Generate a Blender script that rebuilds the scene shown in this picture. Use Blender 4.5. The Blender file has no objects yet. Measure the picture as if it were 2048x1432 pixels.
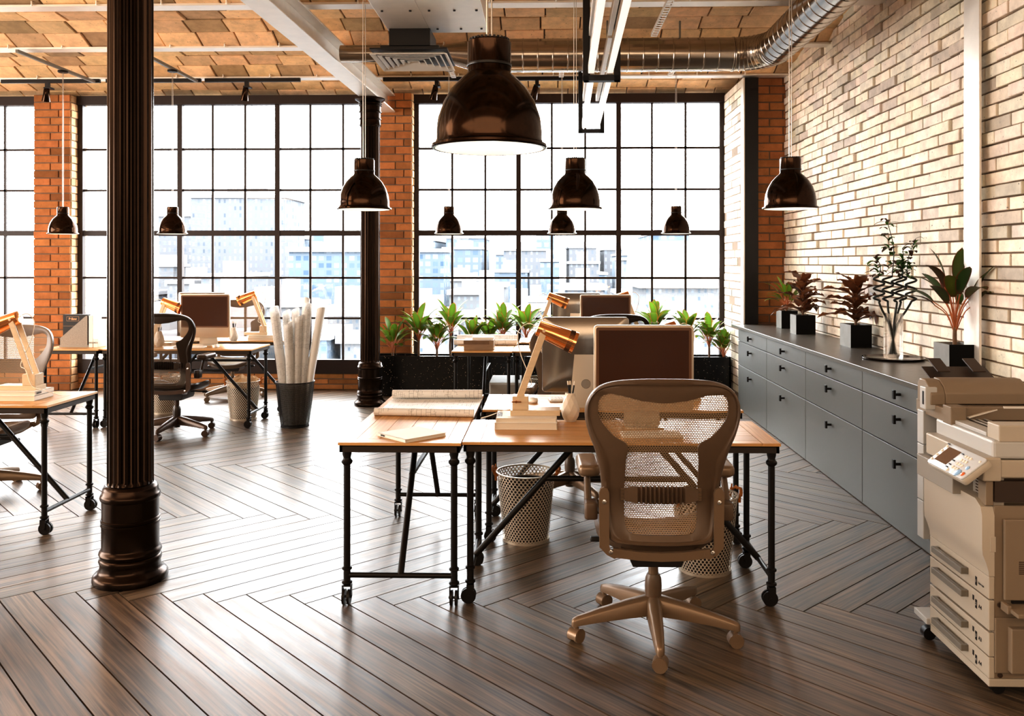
import bpy, math, random
from mathutils import Vector, Matrix, Euler
from mathutils import geometry as geo
R = random.Random(7)
PI = math.pi
scn = bpy.context.scene
COL = scn.collection

# ------------------------------------------------------------------ materials
def newmat(name):
    m = bpy.data.materials.new(name); m.use_nodes = True
    nt = m.node_tree; nt.nodes.clear()
    out = nt.nodes.new('ShaderNodeOutputMaterial')
    return m, nt, out
def N(nt, typ, **kw):
    n = nt.nodes.new(typ)
    for k, v in kw.items(): setattr(n, k, v)
    return n
def L(nt, a, b): nt.links.new(a, b)
def setin(n, **kw):
    for k, v in kw.items():
        n.inputs[k.replace('_', ' ')].default_value = v
def c4(c): return (c[0], c[1], c[2], 1)
def math_(nt, op, a, b=None, c=None):
    n = N(nt, 'ShaderNodeMath', operation=op)
    for i, x in enumerate((a, b, c)):
        if x is None: continue
        if hasattr(x, 'node'): L(nt, x, n.inputs[i])
        else: n.inputs[i].default_value = x
    return n.outputs[0]
def mixc(nt, f, a, b, blend='MIX'):
    n = N(nt, 'ShaderNodeMix', data_type='RGBA', blend_type=blend)
    for i, x in ((0, f), (6, a), (7, b)):
        if hasattr(x, 'node'): L(nt, x, n.inputs[i])
        elif i == 0: n.inputs[0].default_value = x
        else: n.inputs[i].default_value = c4(x)
    return n.outputs[2]
def mat(name, base, rough=.5, metal=0., coat=0., spec=.5, noise=0., nscale=20., bump=0., bscale=60., emit=None, estr=0., attr=False, rn=0., stretch=None):
    m, nt, out = newmat(name)
    p = N(nt, 'ShaderNodeBsdfPrincipled'); L(nt, p.outputs[0], out.inputs[0])
    setin(p, Roughness=rough, Metallic=metal)
    p.inputs['Coat Weight'].default_value = coat; p.inputs['Specular IOR Level'].default_value = spec
    p.inputs['Base Color'].default_value = c4(base)
    tc = N(nt, 'ShaderNodeTexCoord')
    vec = tc.outputs['Object']
    if stretch:
        mp = N(nt, 'ShaderNodeMapping'); L(nt, vec, mp.inputs[0]); mp.inputs['Scale'].default_value = stretch; vec = mp.outputs[0]
    if attr:
        a = N(nt, 'ShaderNodeAttribute', attribute_name='Col'); col = a.outputs['Color']
    else: col = None
    if noise or rn:
        n = N(nt, 'ShaderNodeTexNoise'); L(nt, vec, n.inputs['Vector']); setin(n, Scale=nscale, Detail=6., Roughness=.6)
    if noise:
        f = math_(nt, 'MULTIPLY_ADD', n.outputs[0], 2 * noise, 1 - noise)
        src = col if col is not None else base
        cc = N(nt, 'ShaderNodeCombineColor'); [L(nt, f, cc.inputs[i]) for i in range(3)]
        col = mixc(nt, 1., src, cc.outputs[0], 'MULTIPLY')
    if col is not None: L(nt, col, p.inputs['Base Color'])
    if rn: L(nt, math_(nt, 'MULTIPLY_ADD', n.outputs[0], 2 * rn, rough - rn), p.inputs['Roughness'])
    if bump:
        b = N(nt, 'ShaderNodeBump'); nb = N(nt, 'ShaderNodeTexNoise'); L(nt, vec, nb.inputs['Vector']); setin(nb, Scale=bscale, Detail=5.)
        L(nt, nb.outputs[0], b.inputs['Height']); setin(b, Strength=bump, Distance=.01); L(nt, b.outputs[0], p.inputs['Normal'])
    if emit:
        p.inputs['Emission Color'].default_value = c4(emit); p.inputs['Emission Strength'].default_value = estr
    return m

def holes_mat(name, base, pu, pv, ru, rv, rough=.4, metal=0.):
    """a sheet with a staggered pattern of elliptical holes (UV in metres)"""
    m, nt, out = newmat(name)
    p = N(nt, 'ShaderNodeBsdfPrincipled'); setin(p, Roughness=rough, Metallic=metal); p.inputs['Base Color'].default_value = c4(base)
    uv = N(nt, 'ShaderNodeUVMap'); sp = N(nt, 'ShaderNodeSeparateXYZ'); L(nt, uv.outputs[0], sp.inputs[0])
    ds = []
    for o in (0., .5):
        u = math_(nt, 'MULTIPLY_ADD', sp.outputs[0], 1 / pu, o); v = math_(nt, 'MULTIPLY_ADD', sp.outputs[1], 1 / (2 * pv), o)
        u = math_(nt, 'SUBTRACT', math_(nt, 'FRACT', u), .5); v = math_(nt, 'SUBTRACT', math_(nt, 'FRACT', v), .5)
        u = math_(nt, 'POWER', math_(nt, 'ABSOLUTE', math_(nt, 'MULTIPLY', u, pu / ru)), 2.)
        v = math_(nt, 'POWER', math_(nt, 'ABSOLUTE', math_(nt, 'MULTIPLY', v, 2 * pv / rv)), 2.)
        ds.append(math_(nt, 'ADD', u, v))
    h = math_(nt, 'LESS_THAN', math_(nt, 'MINIMUM', *ds), 1.)
    t = N(nt, 'ShaderNodeBsdfTransparent'); mx = N(nt, 'ShaderNodeMixShader')
    L(nt, h, mx.inputs[0]); L(nt, p.outputs[0], mx.inputs[1]); L(nt, t.outputs[0], mx.inputs[2]); L(nt, mx.outputs[0], out.inputs[0])
    return m

def plank_mat(name, dark, light, rough, coat=0., gs=1., patch=.5, bstr=.12, rvar=.1, spec=.5):
    """wood, grain along U (UV in metres), tone from the Col attribute"""
    m, nt, out = newmat(name)
    p = N(nt, 'ShaderNodeBsdfPrincipled'); L(nt, p.outputs[0], out.inputs[0])
    p.inputs['Coat Weight'].default_value = coat; p.inputs['Coat Roughness'].default_value = .12; p.inputs['Specular IOR Level'].default_value = spec
    uv = N(nt, 'ShaderNodeUVMap')
    mp = N(nt, 'ShaderNodeMapping'); L(nt, uv.outputs[0], mp.inputs[0]); mp.inputs['Scale'].default_value = (1.6 * gs, 75 * gs, 1)
    n1 = N(nt, 'ShaderNodeTexNoise'); L(nt, mp.outputs[0], n1.inputs['Vector']); setin(n1, Scale=1., Detail=4., Roughness=.6, Distortion=.35)
    mp2 = N(nt, 'ShaderNodeMapping'); L(nt, uv.outputs[0], mp2.inputs[0]); mp2.inputs['Scale'].default_value = (1.2 * gs, 9 * gs, 1)
    n2 = N(nt, 'ShaderNodeTexNoise'); L(nt, mp2.outputs[0], n2.inputs['Vector']); setin(n2, Scale=2., Detail=4., Roughness=.55)
    g = math_(nt, 'ADD', math_(nt, 'MULTIPLY', n1.outputs[0], 1 - patch), math_(nt, 'MULTIPLY', n2.outputs[0], patch))
    rp = N(nt, 'ShaderNodeValToRGB'); L(nt, g, rp.inputs[0])
    rp.color_ramp.elements[0].position = .36; rp.color_ramp.elements[0].color = c4(dark)
    rp.color_ramp.elements[1].position = .64; rp.color_ramp.elements[1].color = c4(light)
    a = N(nt, 'ShaderNodeAttribute', attribute_name='Col')
    L(nt, mixc(nt, 1., rp.outputs[0], a.outputs['Color'], 'MULTIPLY'), p.inputs['Base Color'])
    L(nt, math_(nt, 'MULTIPLY_ADD', n2.outputs[0], 2 * rvar, rough - rvar), p.inputs['Roughness'])
    b = N(nt, 'ShaderNodeBump'); L(nt, n1.outputs[0], b.inputs['Height']); setin(b, Strength=bstr, Distance=.002); L(nt, b.outputs[0], p.inputs['Normal'])
    return m

def brick_mat(name, rough=.85, cracks=1.):
    m, nt, out = newmat(name)
    p = N(nt, 'ShaderNodeBsdfPrincipled'); L(nt, p.outputs[0], out.inputs[0]); setin(p, Roughness=rough)
    p.inputs['Specular IOR Level'].default_value = .25
    a = N(nt, 'ShaderNodeAttribute', attribute_name='Col')
    tc = N(nt, 'ShaderNodeTexCoord')
    n = N(nt, 'ShaderNodeTexNoise'); L(nt, tc.outputs['Object'], n.inputs['Vector']); setin(n, Scale=9., Detail=8., Roughness=.65)
    f = math_(nt, 'MULTIPLY_ADD', n.outputs[0], .9, .55)
    n2 = N(nt, 'ShaderNodeTexNoise'); L(nt, tc.outputs['Object'], n2.inputs['Vector']); setin(n2, Scale=42., Detail=3., Roughness=.7)
    pit = N(nt, 'ShaderNodeMapRange'); L(nt, n2.outputs[0], pit.inputs[0]); setin(pit, From_Min=.66, From_Max=.72); pit.inputs['To Min'].default_value = 1.; pit.inputs['To Max'].default_value = .3
    f = math_(nt, 'MULTIPLY', f, pit.outputs[0])
    cc = N(nt, 'ShaderNodeCombineColor'); [L(nt, f, cc.inputs[i]) for i in range(3)]
    L(nt, mixc(nt, 1., a.outputs['Color'], cc.outputs[0], 'MULTIPLY'), p.inputs['Base Color'])
    b = N(nt, 'ShaderNodeBump'); L(nt, f, b.inputs['Height']); setin(b, Strength=.35, Distance=.01); L(nt, b.outputs[0], p.inputs['Normal'])
    return m

def glass_pane_mat():
    m, nt, out = newmat('window_glass')
    t = N(nt, 'ShaderNodeBsdfTransparent'); g = N(nt, 'ShaderNodeBsdfGlossy'); g.inputs['Roughness'].default_value = .02
    mx = N(nt, 'ShaderNodeMixShader'); mx.inputs[0].default_value = .04
    L(nt, t.outputs[0], mx.inputs[1]); L(nt, g.outputs[0], mx.inputs[2]); L(nt, mx.outputs[0], out.inputs[0])
    return m
def plan_mat(name, sx=9., sy=14., base=(.82, .81, .79), trans=0.):
    """paper printed with thin plan lines (UV in metres)"""
    m, nt, out = newmat(name)
    p = N(nt, 'ShaderNodeBsdfPrincipled'); setin(p, Roughness=.6)
    uv = N(nt, 'ShaderNodeUVMap')
    acc = None
    for k, (s, o, bw, rh, mk) in enumerate(((sx, .0, .7, .31, .53), (sy, 3.3, .43, .22, .58))):
        mp = N(nt, 'ShaderNodeMapping'); L(nt, uv.outputs[0], mp.inputs[0]); mp.inputs['Scale'].default_value = (s, s, 1); mp.inputs['Location'].default_value = (o, o * .7, 0)
        b = N(nt, 'ShaderNodeTexBrick'); L(nt, mp.outputs[0], b.inputs['Vector'])
        setin(b, Scale=1., Mortar_Size=.0075, Mortar_Smooth=0., Brick_Width=bw, Row_Height=rh)
        b.offset = .37; b.squash = .6; b.squash_frequency = 3
        n = N(nt, 'ShaderNodeTexNoise'); L(nt, mp.outputs[0], n.inputs['Vector']); setin(n, Scale=.9, Detail=1.)
        l = math_(nt, 'MULTIPLY', b.outputs['Fac'], math_(nt, 'GREATER_THAN', n.outputs[0], mk))
        acc = l if acc is None else math_(nt, 'MAXIMUM', acc, l)
    L(nt, mixc(nt, acc, base, (.2, .18, .17)), p.inputs['Base Color'])
    if trans:
        tr = N(nt, 'ShaderNodeBsdfTranslucent'); tr.inputs[0].default_value = c4(base)
        mx = N(nt, 'ShaderNodeMixShader'); mx.inputs[0].default_value = trans
        L(nt, p.outputs[0], mx.inputs[1]); L(nt, tr.outputs[0], mx.inputs[2]); L(nt, mx.outputs[0], out.inputs[0])
    else: L(nt, p.outputs[0], out.inputs[0])
    return m
def speckle_mat():
    m, nt, out = newmat('black_granite')
    p = N(nt, 'ShaderNodeBsdfPrincipled'); L(nt, p.outputs[0], out.inputs[0]); setin(p, Roughness=.25)
    tc = N(nt, 'ShaderNodeTexCoord'); v = N(nt, 'ShaderNodeTexVoronoi'); L(nt, tc.outputs['Object'], v.inputs['Vector']); v.inputs['Scale'].default_value = 62.
    n = N(nt, 'ShaderNodeTexWhiteNoise'); L(nt, v.outputs['Position'], n.inputs[0])
    f = math_(nt, 'MULTIPLY', math_(nt, 'LESS_THAN', v.outputs['Distance'], math_(nt, 'MULTIPLY', math_(nt, 'FRACT', math_(nt, 'MULTIPLY', n.outputs[0], 37.)), .22)), math_(nt, 'GREATER_THAN', n.outputs[0], .5))
    L(nt, mixc(nt, f, (.004, .0035, .003), (.75, .6, .45)), p.inputs['Base Color'])
    return m
def leaf_mat(name):
    m, nt, out = newmat(name)
    p = N(nt, 'ShaderNodeBsdfPrincipled'); setin(p, Roughness=.38)
    a = N(nt, 'ShaderNodeAttribute', attribute_name='Col'); L(nt, a.outputs['Color'], p.inputs['Base Color'])
    t = N(nt, 'ShaderNodeBsdfTranslucent'); L(nt, a.outputs['Color'], t.inputs[0])
    mx = N(nt, 'ShaderNodeMixShader'); mx.inputs[0].default_value = .35
    L(nt, p.outputs[0], mx.inputs[1]); L(nt, t.outputs[0], mx.inputs[2]); L(nt, mx.outputs[0], out.inputs[0])
    return m
def facade_mat(name, wall, glass, bw, rh, ms):
    m, nt, out = newmat(name)
    p = N(nt, 'ShaderNodeBsdfPrincipled'); L(nt, p.outputs[0], out.inputs[0]); setin(p, Roughness=.9); p.inputs['Specular IOR Level'].default_value = .1
    uv = N(nt, 'ShaderNodeUVMap')
    b = N(nt, 'ShaderNodeTexBrick'); L(nt, uv.outputs[0], b.inputs['Vector']); b.offset = 0.
    setin(b, Scale=1., Mortar_Size=ms, Mortar_Smooth=0., Brick_Width=bw, Row_Height=rh, Color1=c4(glass), Color2=c4([g * .9 + .1 for g in glass]), Mortar=c4(wall))
    L(nt, b.outputs[0], p.inputs['Base Color'])
    return m

M = {}
M['brick'] = brick_mat('brick')
M['mortar'] = mat('mortar', (.26, .2, .15), .95, noise=.2, nscale=30)
M['mortar_pale'] = mat('mortar_pale', (.2, .14, .095), .95, noise=.25, nscale=60, bump=.4)
M['floor'] = plank_mat('floor_planks', (.024, .0175, .013), (.22, .15, .095), .39, coat=.02, patch=.4, rvar=.13, spec=.78, bstr=.05)
M['gap'] = mat('floor_gap', (.012, .008, .006), .9)
M['oak'] = plank_mat('oak_top', (.5, .25, .075), (.72, .43, .18), .36, coat=.0, gs=1.4, patch=.4, rvar=.05, spec=.42)
M['iron'] = mat('dark_iron', (.013, .009, .0065), .38, metal=.3, noise=.2, nscale=30)
M['apron'] = mat('apron_steel', (.05, .036, .027), .45, metal=.3)
M['column'] = mat('cast_iron', (.034, .02, .0125), .24, metal=.92, noise=.25, nscale=14, rn=.06)
M['chrome'] = mat('chrome', (.6, .58, .56), .18, metal=1.)
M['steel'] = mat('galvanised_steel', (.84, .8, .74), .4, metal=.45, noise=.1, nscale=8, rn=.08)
M['duct'] = mat('duct_metal', (.42, .37, .32), .2, metal=1., noise=.08, nscale=5)
M['paint_grey'] = mat('grey_paint', (.8, .78, .74), .5)
M['black'] = mat('black_metal', (.012, .009, .008), .4, metal=.2)
M['winframe'] = mat('window_frame_paint', (.024, .009, .004), .5)
M['pendant'] = mat('dark_bronze', (.042, .024, .015), .13, metal=1.)
M['white_in'] = mat('white_enamel', (.9, .88, .84), .5, emit=(1, .93, .82), estr=.2)  # slight emission added for the bulb's light on the enamel
M['bulb'] = mat('bulb', (1, 1, 1), .4, emit=(1, .9, .75), estr=3.2)
M['led'] = mat('led_strip', (.9, .88, .85), .4, emit=(1, .95, .88), estr=.45)
M['wire'] = mat('steel_wire', (.6, .55, .5), .35, metal=1.)
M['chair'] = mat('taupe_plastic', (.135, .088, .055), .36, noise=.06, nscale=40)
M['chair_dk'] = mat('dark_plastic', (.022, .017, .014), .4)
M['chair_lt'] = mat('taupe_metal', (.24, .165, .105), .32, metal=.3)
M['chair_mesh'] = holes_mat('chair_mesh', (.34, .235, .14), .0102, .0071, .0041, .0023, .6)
M['chair2'] = mat('shaded_taupe_plastic', (.03, .018, .011), .3); M['chair_lt2'] = mat('shaded_taupe_metal', (.075, .045, .03), .3, metal=.3); M['chair_mesh2'] = holes_mat('shaded_chair_mesh', (.16, .11, .07), .0102, .0071, .0041, .0023, .6)  # dark copies of the taupe set: backlit chairs' shade put into the colour
M['basket'] = holes_mat('perforated_metal', (.74, .64, .52), .021, .0135, .0064, .0064, .4, .35)
M['wire_bin'] = holes_mat('wire_mesh', (.02, .018, .016), .008, .006, .002, .002, .4, .5)
M['basket_rim'] = mat('basket_rim', (.62, .54, .44), .35, metal=.55)
M['rope'] = mat('orange_rope', (.5, .17, .03), .8, bump=.5, bscale=200)
M['bag'] = mat('dark_bag', (.03, .02, .016), .5)
M['kraft'] = mat('kraft_paper', (.55, .34, .17), .8, noise=.1)
M['alu'] = mat('aluminium', (.62, .55, .46), .34, metal=.55)
M['alu_back'] = mat('monitor_back', (.3, .27, .24), .2, metal=.85)
M['screen'] = mat('screen_glass', (.065, .024, .011), .16, spec=.8)
M['bezel'] = mat('screen_bezel', (.17, .085, .045), .3)
M['white_pl'] = mat('white_plastic', (.82, .8, .76), .3)
M['copper'] = mat('copper', (.93, .45, .2), .16, metal=1., rn=.03)
M['slot'] = mat('slot_dark', (.06, .03, .015), .6)
M['pine'] = mat('pale_pine', (.70, .56, .39), .5, noise=.12, nscale=14, stretch=(1, 6, 6))
M['walnut'] = mat('brown_wood', (.3, .2, .125), .5, noise=.25, nscale=14, stretch=(1, 6, 8))
M['paper'] = mat('paper', (.84, .82, .78), .65)
M['pages'] = mat('page_edges', (.78, .72, .62), .8, noise=.15, nscale=90, stretch=(.2, .2, 12))
M['ink'] = mat('ink', (.015, .012, .01), .6)
M['plan'] = plan_mat('plan_paper', 12., 19.)
M['plan_roll'] = plan_mat('plan_roll_paper', 12., 17., trans=.25)
M['vellum'] = mat('vellum', (.86, .85, .83), .5)
M['ceramic'] = mat('white_ceramic', (.82, .76, .68), .35)
M['pencil'] = mat('black_pencil', (.012, .01, .009), .35)
M['granite'] = speckle_mat()
M['soil'] = mat('soil', (.02, .013, .009), 1., bump=1., bscale=80)
M['leaf'] = leaf_mat('leaf')
M['stem'] = mat('stem_bark', (.2, .12, .07), .8, noise=.3)
M['petiole'] = mat('petiole', (.5, .17, .06), .5)
M['curly'] = mat('curly_cane', (.012, .014, .008), .45)
M['cab'] = mat('grey_cabinet', (.135, .135, .127), .42, noise=.12, nscale=18, rn=.06)
M['counter'] = mat('grey_counter', (.13, .12, .105), .3, noise=.1, nscale=18, rn=.05)
M['pot'] = mat('concrete_pot', (.21, .2, .18), .6, noise=.3, nscale=9)
M['pot_dk'] = mat('dark_pot_front', (.004, .003, .002), .55, spec=.15)  # front face only, darker than the other sides
def glass_mat():
    m, nt, out = newmat('vase_glass')
    g = N(nt, 'ShaderNodeBsdfGlass'); setin(g, Roughness=0., IOR=1.45); g.inputs[0].default_value = (1, .98, .95, 1)
    t = N(nt, 'ShaderNodeBsdfTransparent'); mx = N(nt, 'ShaderNodeMixShader'); mx.inputs[0].default_value = .55
    L(nt, g.outputs[0], mx.inputs[1]); L(nt, t.outputs[0], mx.inputs[2]); L(nt, mx.outputs[0], out.inputs[0]); return m
M['vase'] = glass_mat()
M['pane'] = glass_pane_mat()
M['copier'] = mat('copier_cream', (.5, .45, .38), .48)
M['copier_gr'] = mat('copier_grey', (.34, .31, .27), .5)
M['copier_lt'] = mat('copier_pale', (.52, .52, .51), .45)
M['copier_sh'] = mat('copier_shaded', (.27, .21, .15), .5)  # darker copy of the cream: shade of the sides put into the colour
M['copier_dk'] = mat('copier_dark', (.05, .028, .016), .45)
M['handle'] = mat('copier_handle', (.2, .18, .15), .4)
M['panel'] = mat('panel_face', (.62, .65, .68), .35)
M['btn'] = mat('button_cream', (.85, .78, .68), .35)
M['btn_b'] = mat('button_blue', (.35, .55, .8), .35)
M['btn_r'] = mat('button_red', (.75, .2, .06), .35)
M['lcd'] = mat('touch_screen', (.16, .09, .05), .12)
M['magfile'] = mat('speckled_board', (.36, .32, .28), .7, noise=.55, nscale=160)
M['blackcard'] = mat('black_card', (.02, .014, .011), .5)
M['gold'] = mat('copper_print', (.7, .4, .2), .5)

# ------------------------------------------------------------------ mesh builder
def catmull(pts, sub, closed=False):
    out = []; n = len(pts)
    P = lambda i: Vector(pts[i % n] if closed else pts[max(0, min(n - 1, i))])
    for i in range(n if closed else n - 1):
        p0, p1, p2, p3 = P(i - 1), P(i), P(i + 1), P(i + 2)
        for k in range(sub):
            t = k / sub
            out.append(.5 * ((2 * p1) + (p2 - p0) * t + (2 * p0 - 5 * p1 + 4 * p2 - p3) * t * t + (3 * p1 - p0 - 3 * p2 + p3) * t ** 3))
    if not closed: out.append(P(n - 1))
    return out
def frame(d):
    d = Vector(d).normalized()
    a = Vector((0, 0, 1)) if abs(d.z) < .95 else Vector((1, 0, 0))
    x = d.cross(a).normalized(); y = d.cross(x).normalized()
    return x, y
class MB:
    def __init__(s): s.v = []; s.f = []; s.m = []; s.c = []; s.uv = []; s.cur = 0; s.col = (1, 1, 1)
    def face(s, ids, uv=None, c=None):
        s.f.append(ids); s.m.append(s.cur); s.c.append(c or s.col); s.uv.append(uv)
    def add(s, pts, M_=None):
        b = len(s.v)
        s.v.extend((M_ @ Vector(p)) if M_ else Vector(p) for p in pts); return b
    def box(s, x0, x1, y0, y1, z0, z1, M_=None):
        b = s.add([(x, y, z) for z in (z0, z1) for y in (y0, y1) for x in (x0, x1)], M_)
        for q in ((0, 2, 3, 1), (4, 5, 7, 6), (0, 1, 5, 4), (2, 6, 7, 3), (0, 4, 6, 2), (1, 3, 7, 5)): s.face([b + i for i in q])
        return s
    def cbox(s, c, d, M_=None): return s.box(c[0] - d[0] / 2, c[0] + d[0] / 2, c[1] - d[1] / 2, c[1] + d[1] / 2, c[2] - d[2] / 2, c[2] + d[2] / 2, M_)
    def loft(s, loops, closed=True, cap0=True, cap1=True, M_=None, uvs=None, cols=None):
        n = len(loops[0]); bs = [s.add(l, M_) for l in loops]
        for k in range(len(loops) - 1):
            for i in range(n if closed else n - 1):
                j = (i + 1) % n
                uv = None
                if uvs: uv = [uvs(i, k), uvs(i + 1, k), uvs(i + 1, k + 1), uvs(i, k + 1)]
                s.face([bs[k] + i, bs[k] + j, bs[k + 1] + j, bs[k + 1] + i], uv, cols(i, k) if cols else None)
        if closed and cap0: s.face([bs[0] + i for i in reversed(range(n))])
        if closed and cap1: s.face([bs[-1] + i for i in range(n)])
        return s
    def tube(s, p, q, r, r2=None, n=10, cap=True):
        p, q = Vector(p), Vector(q); x, y = frame(q - p); r2 = r if r2 is None else r2
        return s.loft([[c + (x * math.cos(a) + y * math.sin(a)) * rr for a in [-2 * PI * i / n for i in range(n)]] for c, rr in ((p, r), (q, r2))], cap0=cap, cap1=cap)
    def path(s, pts, r, n=8, cap=True):
        pts = [Vector(p) for p in pts]; x, y = frame(pts[1] - pts[0]); ls = []
        for i, p in enumerate(pts):
            d = (pts[min(i + 1, len(pts) - 1)] - pts[max(i - 1, 0)]).normalized()
            x = (x - d * x.dot(d)).normalized(); y = d.cross(x)
            rr = r(i / (len(pts) - 1)) if callable(r) else r
            ls.append([p + (x * math.cos(2 * PI * k / n) + y * math.sin(2 * PI * k / n)) * rr for k in range(n)])
        return s.loft(ls, cap0=cap, cap1=cap)
    def lathe(s, prof, n=24, at=(0, 0, 0), M_=None, cap0=True, cap1=True, uvs=None):
        at = Vector(at)
        return s.loft([[at + Vector((r * math.cos(2 * PI * i / n), r * math.sin(2 * PI * i / n), z)) for i in range(n)] for r, z in prof], cap0=cap0, cap1=cap1, M_=M_, uvs=uvs)
    def prism(s, poly, a, b, M_=None, axis='z'):
        f = {'z': lambda p, h: (p[0], p[1], h), 'y': lambda p, h: (p[0], h, p[1]), 'x': lambda p, h: (h, p[0], p[1])}[axis]
        return s.loft([[f(p, a) for p in poly], [f(p, b) for p in poly]], M_=M_)
    def rbox(s, c, d, r, n=4, M_=None, rz=None):
        """box with rounded vertical corners and softened top and bottom edges"""
        rz = r * .5 if rz is None else rz
        def loop(off, z):
            o = []
            for cx, cy, a0 in ((1, 1, 0), (-1, 1, 90), (-1, -1, 180), (1, -1, 270)):
                for k in range(n + 1):
                    a = math.radians(a0 + 90 * k / n)
                    o.append((c[0] + cx * (d[0] / 2 - r) + (r - off) * math.cos(a), c[1] + cy * (d[1] / 2 - r) + (r - off) * math.sin(a), z))
            return o
        h = d[2] / 2
        return s.loft([loop(rz, c[2] - h), loop(rz * .3, c[2] - h + rz * .3), loop(0, c[2] - h + rz), loop(0, c[2] + h - rz), loop(rz * .3, c[2] + h - rz * .3), loop(rz, c[2] + h)], M_=M_)
    def build(s, name, mats, parent=None, smooth=35, bevel=0., loc=None):
        me = bpy.data.meshes.new(name)
        me.from_pydata([tuple(v) for v in s.v], [], s.f)
        if not isinstance(mats, (list, tuple)): mats = [mats]
        for k in mats: me.materials.append(M[k] if isinstance(k, str) else k)
        if len(mats) > 1: me.polygons.foreach_set('material_index', s.m)
        ca = me.color_attributes.new('Col', 'FLOAT_COLOR', 'CORNER')
        buf = []
        for p in me.polygons:
            c = s.c[p.index]
            if isinstance(c[0], (tuple, list)):
                for q in c: buf.extend((q[0], q[1], q[2], 1.))
            else: buf.extend((c[0], c[1], c[2], 1.) * p.loop_total)
        ca.data.foreach_set('color', buf)
        if any(u is not None for u in s.uv):
            ul = me.uv_layers.new(name='UVMap'); b2 = []
            for p in me.polygons:
                u = s.uv[p.index]
                if u is None: b2.extend((0., 0.) * p.loop_total)
                else:
                    for q in u: b2.extend(q)
            ul.data.foreach_set('uv', b2)
        if smooth:
            me.polygons.foreach_set('use_smooth', [True] * len(me.polygons))
            me.set_sharp_from_angle(angle=math.radians(smooth))
        me.update()
        o = bpy.data.objects.new(name, me); COL.objects.link(o)
        if parent: o.parent = parent
        if loc: o.location = loc
        if bevel:
            bm = o.modifiers.new('edge', 'BEVEL'); bm.width = bevel; bm.segments = 2; bm.limit_method = 'ANGLE'; bm.harden_normals = False
        return o

def tag(o, label, cat, group=None, kind=None):
    o['label'] = label; o['category'] = cat
    if group: o['group'] = group
    if kind: o['kind'] = kind
    return o
def thing(name, label, cat, loc=(0, 0, 0), rz=0., group=None):
    o = bpy.data.objects.new(name, None); COL.objects.link(o); o.empty_display_size = .1
    o.location = loc; o.rotation_euler = (0, 0, rz)
    return tag(o, label, cat, group)
def dup(root, label, loc=None, rz=None, group=None):
    kids = list(root.children)
    r = root.copy(); COL.objects.link(r)
    if loc is not None: r.location = loc
    if rz is not None: r.rotation_euler = (0, 0, rz)
    r['label'] = label
    if group: r['group'] = group
    for ch in kids:
        c = ch.copy(); COL.objects.link(c); c.parent = r
        for g in list(ch.children):
            d = g.copy(); COL.objects.link(d); d.parent = c
    return r
def struct(o):
    o['kind'] = 'structure'; return o
def lettering(name, s, size, mtx, mname, parent, bold=0., wscale=1.):
    cu = bpy.data.curves.new(name, 'FONT'); cu.body = s; cu.size = size; cu.align_x = 'CENTER'; cu.align_y = 'CENTER'; cu.offset = bold
    o = bpy.data.objects.new(name, cu); COL.objects.link(o)
    dg = bpy.context.evaluated_depsgraph_get(); dg.update()
    me = bpy.data.meshes.new_from_object(o.evaluated_get(dg))
    bpy.data.objects.remove(o)
    if wscale != 1.: me.transform(Matrix.Diagonal((wscale, 1, 1, 1)))
    me.transform(mtx); me.materials.clear(); me.materials.append(M[mname])
    t = bpy.data.objects.new(name, me); COL.objects.link(t); t.parent = parent
    return t
def basis(o, x, y):
    """matrix that puts the XY plane at o with axes x, y"""
    x, y = Vector(x).normalized(), Vector(y).normalized(); z = x.cross(y)
    m = Matrix((x, y, z)).transposed().to_4x4(); m.translation = Vector(o); return m
def vary(c, a=.15, sat=0.):
    k = 1 + R.uniform(-a, a); return tuple(max(0., x * k * (1 + R.uniform(-sat, sat))) for x in c)

# ================================================================== SETTING
# ------------------------------------------------------------------ floor: herringbone planks
def make_floor():
    b = MB()
    w, Ln, a = .1462, 1.844, math.radians(-.7)
    u = Vector((math.cos(a - PI / 4), math.sin(a - PI / 4))); v = Vector((math.cos(a + PI / 4), math.sin(a + PI / 4)))
    o = Vector((-1.528, 3.967)); g = .0032
    def plank(pu, pv, lu, lv, along_u):
        p = [(pu + g, pv + g), (pu + lu - g, pv + g), (pu + lu - g, pv + lv - g), (pu + g, pv + lv - g)]
        q = [o + u * x + v * y for x, y in p]
        cx = sum(t.x for t in q) / 4; cy = sum(t.y for t in q) / 4
        if not (-11.2 < cx < 3.4 and -4.6 < cy < 11.4): return
        t = R.uniform(.78, 1.22); c = (t * R.uniform(.97, 1.06), t, t * R.uniform(.93, 1.03))
        s0, s1 = R.uniform(0, 50), R.uniform(0, 50)
        i = b.add([(t2.x, t2.y, 0) for t2 in q]); j = b.add([(t2.x, t2.y, -.012) for t2 in q])
        if along_u: uv = [(s0, s1), (s0 + lu, s1), (s0 + lu, s1 + lv), (s0, s1 + lv)]
        else: uv = [(s0, s1), (s0, s1 + lu), (s0 + lv, s1 + lu), (s0 + lv, s1)]
        b.face([i, i + 1, i + 2, i + 3], uv, c)
        for k in range(4): b.face([j + k, j + (k + 1) % 4, i + (k + 1) % 4, i + k], [uv[k]] * 4, c)
    for m in range(-8, 9):
        for n in range(-75, 75):
            plank(n * w + m * Ln, n * w - m * Ln, Ln, w, True)
            plank(n * w + m * Ln + Ln, (n + 1) * w - Ln - m * Ln, w, Ln, False)
    b.cur = 1; b.box(-11.5, 3.6, -4.8, 11.5, -.2, -.012)
    return struct(b.build('floor', ['floor', 'gap'], smooth=0))
make_floor()

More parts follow.
